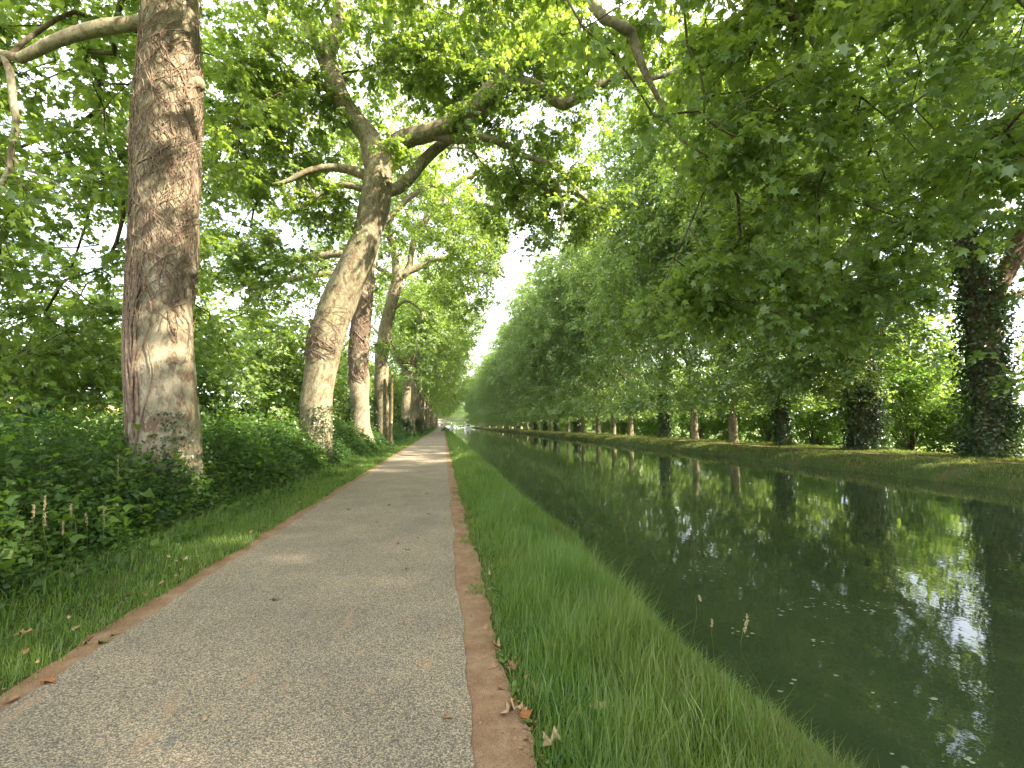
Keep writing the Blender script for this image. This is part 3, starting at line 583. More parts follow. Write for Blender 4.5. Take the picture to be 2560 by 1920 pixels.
root = tag(empty('plane_tree', B0), 'plane tree beside the viewer, seen only as leaves overhanging from above', 'tree', LG)
put(tree_parts(trr, lr, ar, out_, rg, 0, M['leaf'], M['bark_brown'], M['twig'], k=24, seed=9), root)

# --- tree 2: the pale leaning trunk
Y2 = base_y(683, -4.7); B2 = P(683, 1010, Y2); B2[2] = 0
tr2 = along([(683, 1016, 74), (684, 900, 68), (692, 800, 72), (708, 720, 78), (738, 640, 74), (772, 560, 68), (797, 490, 62), (810, 440, 64), (814, 400, 66), (815, 365, 56), (806, 325, 50, .15), (796, 296, 48, .3), (768, 262, 45, .5), (742, 222, 44, .5), (718, 165, 44, .5), (700, 118, 42, .5)], Y2); tr2[0][0][2] = -.06
l2 = [along([(704, 128, 34, .5), (682, 85, 30, .5), (664, 50, 26, .5), (646, 15, 24, .5), (630, -40, 20, .5), (610, -120, 14, .5)], Y2), along([(704, 125, 32, .5), (722, 88, 30, .5), (728, 50, 24, .5), (732, 10, 18, .5), (745, -60, 14, .5)], Y2),
      along([(820, 385, 40), (838, 340, 44), (866, 304, 44, -.2), (930, 286, 37, -.5), (985, 262, 40, -.8), (1040, 218, 38, -1.1), (1075, 184, 38, -1.3), (1130, 182, 34, -1.5), (1180, 200, 27, -1.7), (1216, 226, 24, -1.8), (1255, 205, 24, -1.9), (1300, 178, 24, -2), (1345, 162, 16, -2.1), (1400, 170, 12, -2.2), (1480, 150, 8, -2.2)], Y2),
      along([(826, 412, 30), (860, 406, 28, .1), (888, 380, 26, .2), (920, 342, 24, .3), (955, 312, 22, .4), (1000, 280, 16, .5), (1050, 240, 12, .6)], Y2),
      along([(930, 292, 20, -.5), (1000, 302, 18, -.6), (1060, 300, 16, -.8), (1120, 332, 14, -.9), (1180, 352, 12, -1), (1220, 380, 10, -1), (1262, 428, 9, -1), (1310, 452, 6, -1)], Y2),
      along([(800, 385, 24), (760, 368, 22), (710, 362, 18, -.1), (660, 372, 15, -.2), (620, 392, 11, -.3), (590, 398, 8, -.4)], Y2), along([(795, 412, 16), (750, 400, 14), (715, 404, 12), (680, 432, 10), (650, 448, 8)], Y2),
      along([(712, 192, 22, .4), (690, 184, 19, .2), (650, 180, 17), (610, 190, 16), (570, 215, 14), (545, 243, 12), (522, 275, 10), (505, 310, 7)], Y2),
      along([(1078, 182, 16, -1.3), (1086, 145, 14, -1.3), (1108, 115, 12, -1.3), (1120, 60, 9, -1.3), (1122, 0, 7, -1.3)], Y2),
      along([(1330, 165, 14, -2.1), (1375, 120, 18, -2.1), (1400, 70, 20, -2.1), (1460, 40, 18, -2.1), (1500, 0, 14, -2.1)], Y2), along([(1210, 368, 7, -1), (1208, 410, 7, -1), (1215, 450, 6, -1), (1210, 500, 4, -1)], Y2)]
c2 = P(800, 200, Y2 + .5); rg = np.random.default_rng(22)
bl = lambda u, v, Y, r, n: (tuple(P(u, v, Y)), r, n)
blobs2 = [((-2.0, Y2 + .5, 19.5), (6.5, 5.0, 4.5), 255), ((-7.5, Y2 + .5, 15.5), (4.5, 4.5, 4), 135), ((3.5, Y2 - .5, 14.5), (4.2, 4.2, 2.6), 150), bl(1500, 150, Y2 - 1, (3.6, 2.6, 1.8), 90), bl(560, 330, Y2 + 1.5, (2.8, 2.2, 2.0), 90), bl(520, 560, Y2 + 2, (2.4, 2.4, 1.6), 75),
          bl(1250, 470, Y2 - .5, (1.5, 1.4, .9), 18), bl(1200, 400, Y2 - .6, (1.6, 1.2, .5), 15), bl(690, 440, Y2 - .5, (1.3, 1.3, .7), 24), bl(590, 200, Y2, (2.4, 1.5, 1.3), 60), bl(1180, 100, Y2 - 1, (3, 2.6, 1.4), 75), bl(1170, 480, Y2 + 1, (1.3, 1.5, 1.3), 16), bl(1130, 400, Y2 + 2, (1.6, 1.5, 1.2), 26), bl(1095, 435, Y2 + 4, (2.2, 2, 1.3), 26), bl(950, 130, Y2 - .2, (2.4, 2.2, 1.2), 54), bl(830, 330, Y2 - 1.2, (.5, .5, .3), 4)]
att, out_ = blob_points(blobs2, rg, trunk_clear(CLEAR))
trr, lr, ar = rel(tr2, l2, att, B2)
root = tag(empty('plane_tree', B2), 'pale smooth plane tree leaning right over the path, second trunk from the left', 'tree', LG)
put(tree_parts(trr, lr, ar, out_, rg, 0, M['leaf'], M['bark'], M['twig'], k=44, bump=0.11, flare=0.25, seed=14), root)
kk = P(824, 458, Y2 - .3) - B2; knot(kk, (.25, -1, .1), .07, .07, M['vine'], root)
link('vine_net', vines(trr, 90, 4.0, 5.4, rv, (.006, .013), .6, None, None, .07), M['vine'], root)
link('ivy', ivy_on(*trr, 2.4, 1500, np.random.default_rng(18), .12, .065, zpow=1.5, ang=(-1.1, .8), shape='mid'), M['ivy'], root)
link('ivy', ivy_on(*trr, 0.9, 1200, np.random.default_rng(28), .25, .07, zpow=1.5, shape='mid'), M['ivy'], root)

# --- trees 3 and 4
def roundb(c, r, n): return (tuple(c), r, n)
Y3 = base_y(785, -5.0); B3 = P(785, 971, Y3); B3[2] = 0
tr3 = along([(785, 974, 50), (778, 900, 42), (776, 830, 42), (775, 760, 42), (781, 690, 40), (788, 620, 38), (800, 540, 34), (812, 460, 30), (820, 380, 26)], Y3)
up = tr3[0][-1]
l3 = [along([(806, 510, 18), (842, 470, 16), (880, 430, 13), (930, 400, 9)], Y3), along([(782, 560, 20), (730, 548, 19), (680, 556, 17), (620, 562, 14), (570, 585, 10)], Y3), along([(780, 600, 16), (700, 592, 16), (640, 600, 14), (580, 612, 12), (520, 605, 8)], Y3),
      (np.array([up, up + (.5, .3, 3), up + (1.5, .5, 6)]), np.array([.3, .2, .08])), (np.array([up, up + (-1.6, .3, 2), up + (-4, .5, 4)]), np.array([.24, .16, .06])), (np.array([up, up + (2.2, -.4, 1.2), up + (5, -.8, 2.0), up + (7, -1, 1.2)]), np.array([.22, .16, .1, .05]))]
rg = np.random.default_rng(23)
att, out_ = blob_points([((-4.3, Y3, 19), (6, 5, 5.5), 190), ((1.5, Y3, 14.5), (4.4, 4.2, 2.8), 90), ((-8.5, Y3 + 1, 11), (4, 3.5, 3.2), 80), ((-9, Y3 + 1, 6.5), (3, 2.8, 1.8), 40), bl(800, 750, Y3 + 3, (.8, .8, .5), 6)], rg, trunk_clear(CLEAR[1:]))
trr, lr, ar = rel(tr3, l3, att, B3)
root = tag(empty('plane_tree', B3), 'reddish brown plane tree trunk standing just behind the pale leaning one', 'tree', LG)
put(tree_parts(trr, lr, ar, out_, rg, 1, M['leaf'], M['bark_brown'], M['twig'], k=32, flare=.45, seed=24), root)
link('vine_net', vines(trr, 260, 4.0, 10.5, rv, (.012, .03), .8), M['vine'], root)
link('ivy', ivy_on(*trr, 3.4, 1500, np.random.default_rng(38), .15, .09, zpow=1.2, ang=(-2.9, .4)), M['ivy'], root)
Y4 = base_y(828, -4.55); B4 = P(828, 958, Y4); B4[2] = 0
tr4 = along([(828, 960, 36), (826, 900, 30), (824, 830, 30), (824, 770, 29), (832, 715, 28), (842, 670, 26), (852, 630, 26), (858, 600, 28), (857, 580, 22)], Y4); tr4[0][0][2] = -.06
l4 = [along([(857, 590, 18), (853, 560, 17), (847, 527, 16), (838, 492, 14), (836, 450, 12), (842, 400, 9), (850, 330, 7)], Y4), along([(862, 600, 18), (881, 584, 18), (887, 565, 13), (889, 545, 13), (903, 497, 15), (942, 449, 13), (972, 410, 12), (1007, 384, 10), (1050, 371, 7)], Y4),
      along([(880, 590, 10), (903, 579, 13), (929, 563, 11), (963, 559, 10), (993, 563, 10), (1037, 587, 8), (1071, 589, 6), (1090, 600, 4)], Y4), along([(850, 602, 14), (835, 590, 13), (815, 578, 9), (800, 560, 7)], Y4), along([(836, 690, 8), (860, 660, 7), (880, 650, 6), (905, 668, 5), (915, 700, 3)], Y4)]
rg = np.random.default_rng(24)
att, out_ = blob_points([((-2.6, Y4, 20), (6.2, 5.5, 5.5), 190), ((1.4, Y4, 13), (3.6, 4, 3.4), 110), ((-7.5, Y4 + 1, 14), (4, 4, 4), 70), bl(960, 500, Y4 + 1, (2, 2, 2), 40), bl(1065, 470, Y4 + 2, (2.6, 3, 3), 46), bl(1050, 560, Y4 + 5, (2.2, 3, 2.2), 40)], rg, trunk_clear(CLEAR[6:]))
trr, lr, ar = rel(tr4, l4, att, B4)
root = tag(empty('plane_tree', B4), 'slim pale plane tree forking high up, with a mossy wooden pole beside its trunk', 'tree', LG)
put(tree_parts(trr, lr, ar, out_, rg, 1, M['leaf'], M['bark'], M['twig'], k=28, flare=.5, seed=34), root)
link('ivy', ivy_on(*trr, 4.0, 900, np.random.default_rng(48), .12, .09, zpow=1.0, ang=(-2.7, .35)), M['ivy'], root)

# --- generic generators
def generic(rg, lod, H, th, rx, low=5.0, n=420, lean=(0, 0), r0=.55, side=0.0, seed=1, leafmat=None, barkmat=None, hang=0):
    trunk = (np.array([(0, 0, -.06), (lean[0] * .2, lean[1] * .2, th * .3), (lean[0] * .5, lean[1] * .5, th * .65), (lean[0], lean[1], th)]), np.array([r0 * 1.05, r0 * .92, r0 * .86, r0 * .74])); top = trunk[0][-1]
    limbs = []; k = 6 if lod < 3 else 3
    for i in range(k):
        az = 2 * math.pi * (i + rg.uniform(-.25, .25)) / k; el = rg.uniform(.5, 1.15) if i else 1.45
        d = np.array([math.cos(az) * math.cos(el), math.sin(az) * math.cos(el), math.sin(el)]); L = (H - th) * rg.uniform(.55, .8) if el > .8 else rx * .8
        s = rg.normal(0, .12 * L, 3); limbs.append((np.array([top - (0, 0, rg.uniform(0, 1.4)), top + d * L * .3 + s * .4, top + d * L * .65 + s * .5 + (0, 0, .05 * L), top + d * L]), r0 * np.array([.48, .36, .22, .09])))
    zc = (H + low) / 2; blobs = [((side, 0, zc + (H - zc) * .25), (rx, rx * .85, (H - zc) * .75), int(n * .6)), ((side * .6, 0, low + (zc - low) * .7), (rx * .92, rx * .85, (zc - low) * .8), int(n * .4))]
    if side < -2: blobs.append(((-8.8, 0, H - 7.5), (4.8, rx * .8, 6.2), int(n * .24)))
    for i in range(hang):
        az = rg.uniform(0, 6.28); blobs.append(((math.cos(az) * rx * .75 + side, math.sin(az) * rx * .7, low - rg.uniform(0, 1.2)), (1.8, 1.8, 1.6), 12))
    att, o = blob_points(blobs, rg)
    zm = (3.1 if lod < 3 else 2.0) if side < -2 else 6.6 if side > 2 else 1.8; att, o = att[att[:, 2] > zm], o[att[:, 2] > zm]
    return trunk, tree_parts(trunk, limbs, att, o, rg, lod, leafmat or M['leaf'], barkmat or M['bark'], M['twig'], k={1: 24, 2: 16, 3: 8}[lod], flare=.4, seed=seed)
def lib(name, parts): 
    r = empty(name, (0, 0, 0)); put(parts, r); return r

# left row continues
LV = []
for i, (lod, H, th, rx) in enumerate([(2, 25, 9.0, 8.0), (2, 27, 9.5, 8.4)]):
    tr_, pr = generic(np.random.default_rng(60 + i), lod, H, th, rx, 7.4, 600, (rng.uniform(-.4, .6), .2), .6, 2.6, 60 + i, M['leaf'], [M['bark'], M['bark_brown']][i]); LV.append(pr)
tr_, pr = generic(np.random.default_rng(66), 3, 26, 9.0, 9.0, 6.5, 340, (.3, .2), .58, 4.0, 66, M['leaf'], M['bark']); LV.append(pr)
first = {}
def place_tree(variants, vi, loc, rz, s, label, group, extra=None):
    key = (id(variants), vi)
    if key not in first:
        r = empty('plane_tree', loc, rz); r.scale = (s[0], s[0], s[1]); put(variants[vi], r); tag(r, label, 'tree', group); first[key] = r
    else: r = copy_thing(first[key], loc, rz, s, label, group)
    return r
yl = [(875, 0), (893, 1)]; yprev = Y4
names5 = ['plane tree behind the slim forked one, dark ivy bush round its foot', 'plane tree with a brightly lit upper trunk, sixth along the towpath', 'seventh plane tree along the towpath counting from the left',
          'eighth plane tree along the towpath counting from the left', 'ninth plane tree along the towpath counting from the left', 'tenth plane tree along the towpath counting from the left']
Y = Y4; i = 0
ylist = []
step = 8.8
Y = base_y(873, -4.75); 
while Y < 330:
    ylist.append(Y); Y += step + rng.uniform(-.5, .5)
for i, Y in enumerate(ylist):
    v = i % 2 if Y < 120 else 2
    lab = names5[i] if i < len(names5) else nth(i + 4, 16, '{} plane tree along the towpath counting from the left', 'one of the far plane trees merging into the row at the end of the towpath')
    r = place_tree(LV, v, (-4.8 + rng.uniform(-.25, .3), Y, 0), rng.choice([0, .5, -.5, .25, -.25, .1]) , (rng.uniform(.95, 1.08), rng.uniform(.95, 1.1)), lab, LG)
    if i == 0:
        link('ivy', ivy_on(np.array([(0, 0, 0), (0, 0, 3.)]), np.array([.7, .5]), 2.6, 2200, np.random.default_rng(77), .5, .16, zpow=1.4), M['ivy'], r)

# ------------------------------------------------------------------ right row
RG = 'plane trees on the far bank of the canal'
# nearest two are modelled after the photograph, the rest from four built kinds
XR = 26.0
YR = [base_y(u, XR) for u in (2140, 1870, 1710, 1592, 1500, 1440, 1358, 1325, 1293)]
print('right', [round(y, 1) for y in YR])
def hero_right(u, trunkpx, limbs, blobs, seed, label, ivyh, bm, Y, ivn=9000):
    tr = along(trunkpx, Y); B = tr[0][0].copy(); B[2] = 0.04; tr[0][0][2] = 0
    rg = np.random.default_rng(seed); lb = [along(l, Y) for l in limbs]; att, o = blob_points(blobs, rg)
    a, b_, c = rel(tr, lb, att, B); root = tag(empty('plane_tree', B), label, 'tree', RG)
    put(tree_parts(a, b_, c, o, rg, 1, M['leaf_far'], bm, M['twig'], k=28, seed=seed), root)
    if ivyh: link('ivy', ivy_on(*a, ivyh, ivn, np.random.default_rng(seed + 1), .62, .15, zpow=1.35), M['ivy'], root)
    return root
Ya, Yb = YR[0], YR[1]
hero_right(2140, [(2140, 985, 84), (2135, 850, 78), (2125, 740, 78), (2118, 660, 80), (2100, 600, 60), (2085, 500, 50), (2080, 400, 44), (2085, 300, 36)],
           [[(2125, 665, 60), (2160, 610, 52), (2200, 530, 50), (2230, 440, 46), (2260, 330, 38), (2300, 200, 30)], [(2085, 440, 34), (2120, 380, 30), (2160, 300, 26), (2190, 210, 20), (2200, 120, 14)], [(2100, 560, 30), (2040, 470, 26), (1990, 400, 22), (1960, 330, 16)], [(2150, 650, 20), (2190, 640, 16), (2240, 615, 12)]],
           [((XR + 1, Ya, 23), (8.5, 6.5, 6), 190), ((XR - 6.5, Ya + 1, 15), (5.2, 5, 5.5), 165), ((XR + 6, Ya - 1, 13), (5, 6, 5), 150), ((XR - 6, Ya + 1.0, 9), (4, 4.5, 3.6), 130), ((XR - 7, Ya + 4, 5.6), (2.4, 2.6, 1.8), 26), ((XR - 4.5, Ya + 5, 5.2), (2.5, 2.3, 1.7), 30), ((XR - 1.5, Ya, 16), (4, 5, 3), 80), ((XR - 3, Ya + 3, 7.2), (2, 2, 1.6), 24)], 41,
           'massive ivy-wrapped plane tree on the far bank, rightmost, with a thick limb forking right', 13, M['bark_red'], Ya, 13000)
hero_right(1870, [(1872, 966, 60), (1868, 880, 62), (1862, 800, 60), (1850, 740, 64), (1825, 690, 56), (1800, 650, 50), (1790, 600, 40)],
           [[(1800, 660, 24), (1770, 655, 22), (1740, 648, 20), (1715, 628, 18), (1690, 612, 14)], [(1795, 610, 26), (1812, 565, 24), (1835, 530, 22), (1865, 480, 18), (1890, 400, 14)], [(1790, 610, 22), (1775, 560, 20), (1765, 500, 16), (1760, 420, 12)], [(1862, 760, 30), (1890, 720, 26), (1920, 690, 22), (1950, 655, 20), (1985, 610, 14)]],
           [((XR + .5, Yb, 23), (8.5, 5, 6), 190), ((XR - 7, Yb, 15), (5.5, 4.5, 6), 200), ((XR + 5, Yb, 13), (5, 4, 4), 110), ((XR - 6.5, Yb - .5, 8.0), (4, 4, 4.4), 190), ((XR, Yb, 8.5), (3, 3, 1.6), 30), ((XR - 4, Yb + 3, 5.2), (3, 2.4, 1.6), 40), ((XR - 1, Yb, 5), (1.5, 1.5, 2.4), 36)], 42,
           'ivy-covered far-bank plane tree with a short bare sunlit limb, second from the right', 12, M['bark_red'], Yb, 13000)
RV = []
spec = [(2, 29, 8, 10.0, 3.2, 900, (-1.2, .3), .42, -2.4, 14), (2, 31, 9, 9.8, 3.3, 900, (.5, -.2), .45, -2.4, 14), (2, 30, 8.5, 10.2, 3.4, 880, (-.3, .4), .36, -2.2, 14)]
for i, (lod, H, th, rx, low, n, lean, r0, side, hang) in enumerate(spec):
    tr_, pr = generic(np.random.default_rng(80 + i), lod, H, th, rx, low, n, lean, r0, side, 80 + i, M['leaf_far'], [M['bark_red'], M['bark_red'], M['bark']][i], hang)
    if i < 2: pr.append(('ivy', ivy_on(*tr_, [8.0, 8.5][i], 4200, np.random.default_rng(90 + i), .36, .2), M['ivy']))
    RV.append(pr)
tr_, pr = generic(np.random.default_rng(86), 3, 29, 8, 10.0, 3.2, 460, (0, .2), .5, -3.0, 86, M['leaf_far'], M['bark'], 6); RV.append(pr)
rlabs = {2: 'dark ivy-clad plane tree on the far bank, third from the right', 3: 'tilted plane tree on the far bank, bare pale bark below and ivy above', 4: 'plane tree on the far bank with a bare low trunk, fifth from the right',
         5: 'ivy-dark plane tree on the far bank, sixth from the right', 6: 'slender grey-trunked plane tree on the far bank, right one of a bare trio', 7: 'slender plane tree on the far bank, middle one of a bare-trunked trio', 8: 'slender brown-trunked plane tree on the far bank, left one of a bare trio'}
YRR = YR[2:] + list(np.arange(YR[-1] + 7, 340, 6.6))
kinds = {2: 0, 3: 2, 4: 2, 5: 1, 6: 2, 7: 2, 8: 2}
for j, Y in enumerate(YRR):
    i = j + 2; v = kinds.get(i, [0, 2, 1, 2][i % 4]) if Y < 130 else 3
    r = place_tree(RV, v, (XR + rng.uniform(-.5, .5), Y, .04), rng.uniform(-.6, .6), (rng.uniform(.92, 1.08), rng.uniform(.92, 1.08)), rlabs.get(i, nth(i, 20, 'plane tree on the far bank, {} trunk from the right', 'one of the distant plane trees lining the far bank towards the bridge')), RG)
# a tree nearer than the frame edge on the far bank: its crown comes in from the right
r = place_tree(RV, 0, (XR + 1, Ya - 7.0, .04), 2.2, (1.0, 1.0), 'plane tree at the extreme right of the far bank, only its crown in view', RG)
for q in range(1, 8):  # row carried on out of view, added to keep the sun off the path
    place_tree(RV, q % 3, (XR + .5, Ya - 7.0 - 6.4 * q, .04), q * 1.9, (1.0, 1.0), 'unseen far-bank plane tree added outside the right edge to cast shade', RG)

# ------------------------------------------------------------------ background bushes and trees
def bush_parts(rg, R, H, n, size, mat, per=8):
    att, o = blob_points([((0, 0, H * .5), (R, R, H * .52), n)], rg); att[:, 2] = np.abs(att[:, 2]) + .1; cr = Acc(); tw = Acc()
    foliage(cr, tw, att, o, rg, twigs=7, per=per, L=.6, size=size, shape='kite', twigmesh=False, droop=.15); st = Acc()
    for p in att[:: max(1, n // 26)]: tube(st, np.array([(p[0] * .08, p[1] * .08, -.1), p * .5 + (0, 0, .1), p]), np.array([.04, .025, .01]), 4)
    return [('foliage', cr.mesh('foliage'), mat), ('stems', st.mesh('stems', True), M['twig'])]
BV = {'bush': [bush_parts(np.random.default_rng(100 + i), 2.6, 3.6 + i, 130, .17, M['bush']) for i in range(2)], 'dark': [bush_parts(np.random.default_rng(105 + i), 2.0, 2.8, 120, .12, M['under']) for i in range(2)], 'pale': [bush_parts(np.random.default_rng(110), 4.5, 11, 260, .3, M['pale'])]}
bf = {}
def place_bush(kind, i, loc, rz, s, label, group):
    key = (kind, i)
    if key not in bf:
        r = empty('bush', loc, rz); r.scale = s; put(BV[kind][i], r); tag(r, label, 'bush', group); bf[key] = r
    else:
        r = copy_thing(bf[key], loc, rz, 1.0, label, group); r.scale = s
    return r
rg = np.random.default_rng(50)
yb = 12.0; i = 0
while yb < 230:
    x = rg.uniform(33, 38) + yb * .05; s = rg.uniform(.8, 1.25) * (1 + max(0, yb - 60) * .006)
    place_bush('bush', i % 2, (x, yb, -.4), rg.uniform(0, 6), (s * 1.15, s * 1.15, s * rg.uniform(1.1, 1.75)), nth(i, 16, 'bright sunlit bush behind the far-bank trees, {} from the right', 'bright green sunlit bush far along behind the far-bank plane trees'), 'sunlit bushes behind the far-bank trees'); yb += rg.uniform(3.2, 5.0) * (1 + max(0, yb - 60) * .01); i += 1
p = P(1985, 850, 44); place_bush('pale', 0, (p[0] + 3, 44, -.6), 0, (1, 1, .95), 'tall pale grey-green tree seen through the gap between two ivy-clad trunks', 'trees beyond the far bank')
p = P(1800, 850, 60); r = place_bush('pale', 0, (p[0] + 9, 62, -.6), 2, (1.2, 1.2, 1.1), 'pale grey-green tree further off, behind the second and third far-bank trunks', 'trees beyond the far bank')
# left scrub behind the row
yb = 14.0; i = 0
while yb < 200:
    x = rg.uniform(-12.5, -9.5) - yb * .01; s = rg.uniform(.8, 1.3) * (1 + max(0, yb - 40) * .008) * (0.72 if yb < 18 else 1)
    place_bush('dark', i % 2, (x, yb, -.9), rg.uniform(0, 6), (s, s, s * rg.uniform(.85, 1.3)), nth(i, 12, 'dark leafy shrub behind the towpath trees, {} from the left', 'dark leafy shrub far along the slope behind the towpath trees'), 'shrubs on the slope behind the towpath trees'); yb += rg.uniform(3.0, 4.6) * (1 + max(0, yb - 60) * .01); i += 1
pb_ = P(520, 890, 19); place_bush('bush', 0, (pb_[0], 19, -.9), 1.0, (.62, .62, .78), 'yellow-green sunlit shrub between the two largest trunks', 'shrubs on the slope behind the towpath trees')
# taller young trees behind the left row
UV = [generic(np.random.default_rng(120 + i), 2, 11 + i, 3, 4.2, 1.8, 230, (.2, .2), .14, 0, 120 + i, M['leaf'], M['twig'])[1] for i in range(1)]
for i, (x, y, s) in enumerate([(-13.5, 24, .9), (-12, 33, 1.0), (-13, 42, 1.1), (-12, 52, 1.15), (-13, 63, 1.2), (-12, 76, 1.3), (-13, 92, 1.4), (-13, 112, 1.5), (-14, 140, 1.7), (-15, 175, 2.0)]):
    key = 'u'
    if 'u' not in bf:
        r = empty('young_tree', (x, y, -1)); r.scale = (s, s, s); put(UV[0], r); tag(r, 'young bushy tree behind the towpath trees, first from the left', 'tree', 'young trees behind the towpath row'); bf['u'] = r
    else: copy_thing(bf['u'], (x, y, -1), i * 1.3, s, 'young bushy tree behind the towpath trees, %s from the left' % ORD[i], 'young trees behind the towpath row')
for i, (x, y, s_) in enumerate([(41, 16, 1.15), (43, 24, 1.0), (40, 34, 1.2), (43, 43, 1.35), (41, 53, 1.25), (44, 64, 1.4), (42, 76, 1.35), (44, 90, 1.5), (42, 106, 1.5), (44, 125, 1.7), (43, 150, 1.8), (45, 180, 2.0), (38, 7, 1.1)]):
    copy_thing(bf['u'], (x, y, -.6), i * 1.7 + .4, s_, 'leafy young tree far behind the far-bank row, %s from the right' % ORD[i], 'young trees behind the far-bank row')
for i, (x, y, s_) in enumerate([(-13.5, 16.5, .62), (-18.5, 15.5, .7)]):
    copy_thing(bf['u'], (x, y, -1), i * 2.1, s_, ['low bushy tree seen between the two largest trunks', 'low bushy tree at the left edge before the field'][i], 'young trees behind the towpath row')
for i, (x, y) in enumerate([(-14, 392), (-3, 405), (8, 398), (18, 410), (30, 396), (2, 436), (22, 440)]):
    place_tree(RV, 3, (x, y, 0), i * 2.0, (1.0, .8), 'tree closing the view beyond the bridge at the end of the canal', 'trees beyond the bridge')
# distant wood closing the view
dw = Acc(); n = 26000; rgd = np.random.default_rng(9); x = rgd.uniform(-260, 330, n); y = rgd.uniform(520, 620, n); z = rgd.uniform(0, 1, n) ** .7 * (15 + 5 * np.sin(x * .05) + 4 * np.sin(x * .17))
leaves(dw, np.stack([x, y, z], 1), rgd.normal(0, 1, (n, 3)), rgd.normal(0, 1, (n, 3)) + (0, -1, .5), rgd.uniform(1.5, 3.5, n), 'kite', rgd); tag(link('distant_wood', dw.mesh('distant_wood'), M['leaf_far']), kind='stuff')

# ------------------------------------------------------------------ poles
def pole(x, y, h, r, label, cap):
    root = tag(empty('wooden_pole', (x, y, 0)), label, 'pole', 'wooden poles beside the towpath trees'); a = Acc()
    tube(a, *resample(np.array([(0, 0, -.1), (.02, 0, h * .5), (0, 0, h)]), np.array([r * 1.1, r, r * .85]), .3), 12, .04, 0, 3, cap=True); link('post', a.mesh('post', True), M['pole'], root)
    a = Acc(); 
    if cap:
        box(a, (-.75, -.06, h - .12), (.75, .06, h)); link('crossbar', a.mesh('crossbar'), M['white'], root)
        a = Acc(); [box(a, (s * .45 - .05, -.05, h - .45), (s * .45 + .05, .05, h - .12)) for s in (-1, 1)]; link('insulators', a.mesh('insulators'), M['metal'], root)
    else:
        box(a, (-.03, -r - .03, 1.6), (.12, -r, 1.85)); link('plate', a.mesh('plate'), M['metal'], root)
def box(a, lo, hi):
    x0, y0, z0 = lo; x1, y1, z1 = hi
    a.add([(x0, y0, z0), (x1, y0, z0), (x1, y1, z0), (x0, y1, z0), (x0, y0, z1), (x1, y0, z1), (x1, y1, z1), (x0, y1, z1)], [(0, 3, 2, 1), (4, 5, 6, 7), (0, 1, 5, 4), (1, 2, 6, 5), (2, 3, 7, 6), (3, 0, 4, 7)])
yq = base_y(843, -3.95); pole(-3.95, yq, 5.6, .13, 'mossy weathered wooden pole standing right against the slim forked plane tree', False)
yq = base_y(914, -3.9); pole(-3.9, yq, 4.9, .12, 'wooden pole with a pale crossbar standing among the middle towpath trunks', True)
yq = base_y(934, -3.9); pole(-3.9, yq, 4.6, .12, 'thin wooden pole far along the towpath by the last clear trunks', False)

# ------------------------------------------------------------------ bridge, house, boat at the far end
YB = 322.0
br = tag(empty('canal_bridge', (10, YB, 0)), 'low flat bridge crossing the canal at the far end, with pale railings', 'bridge')
a = Acc(); box(a, (-14, -2.5, 4.0), (18, 2.5, 5.0)); link('deck', a.mesh('deck'), M['concrete'], br)
a = Acc(); box(a, (-17, -2.7, -1), (-13.9, 2.7, 4.9)); link('abutment', a.mesh('abutment'), M['concrete'], br)
a = Acc(); box(a, (12, -2.7, -1), (15, 2.7, 3.98)); link('abutment', a.mesh('abutment'), M['concrete'], br)
for s in (-1, 1):
    a = Acc(); y = s * 2.35; box(a, (-14, y - .04, 5.95), (18, y + .04, 6.05)); box(a, (-14, y - .03, 5.45), (18, y + .03, 5.52))
    for q in np.arange(-13.8, 18, 1.6): box(a, (q - .04, y - .035, 5.0), (q + .04, y + .035, 5.95))
    link('railing', a.mesh('railing'), M['rail'], br)
hs = tag(empty('house', (-3.0, 352, 0)), 'small plastered house with a tiled roof beside the bridge at the end of the path', 'house'); a = Acc(); box(a, (-4.2, -4, -.2), (4.2, 4, 6.5)); link('wall', a.mesh('wall'), M['wall'], hs)
a = Acc(); a.add([(-4.6, -4.4, 6.4), (4.6, -4.4, 6.4), (4.6, 4.4, 6.4), (-4.6, 4.4, 6.4), (-4.6, 0, 9), (4.6, 0, 9)], [(0, 1, 5, 4), (2, 3, 4, 5), (0, 3, 2, 1)], [(0, 4, 3), (1, 2, 5)]); link('roof', a.mesh('roof'), M['rooftile'], hs)
for x, z in ((-2.3, 1.2), (1.3, 1.2), (-2.3, 4), (1.3, 4)):
    a = Acc(); box(a, (x, -4.05, z), (x + 1, -4.0, z + 1.4)); link('window', a.mesh('window'), M['glass'], hs)
a = Acc(); box(a, (-.6, -4.05, -.1), (.4, -4.0, 2.1)); link('door', a.mesh('door'), M['white'], hs)
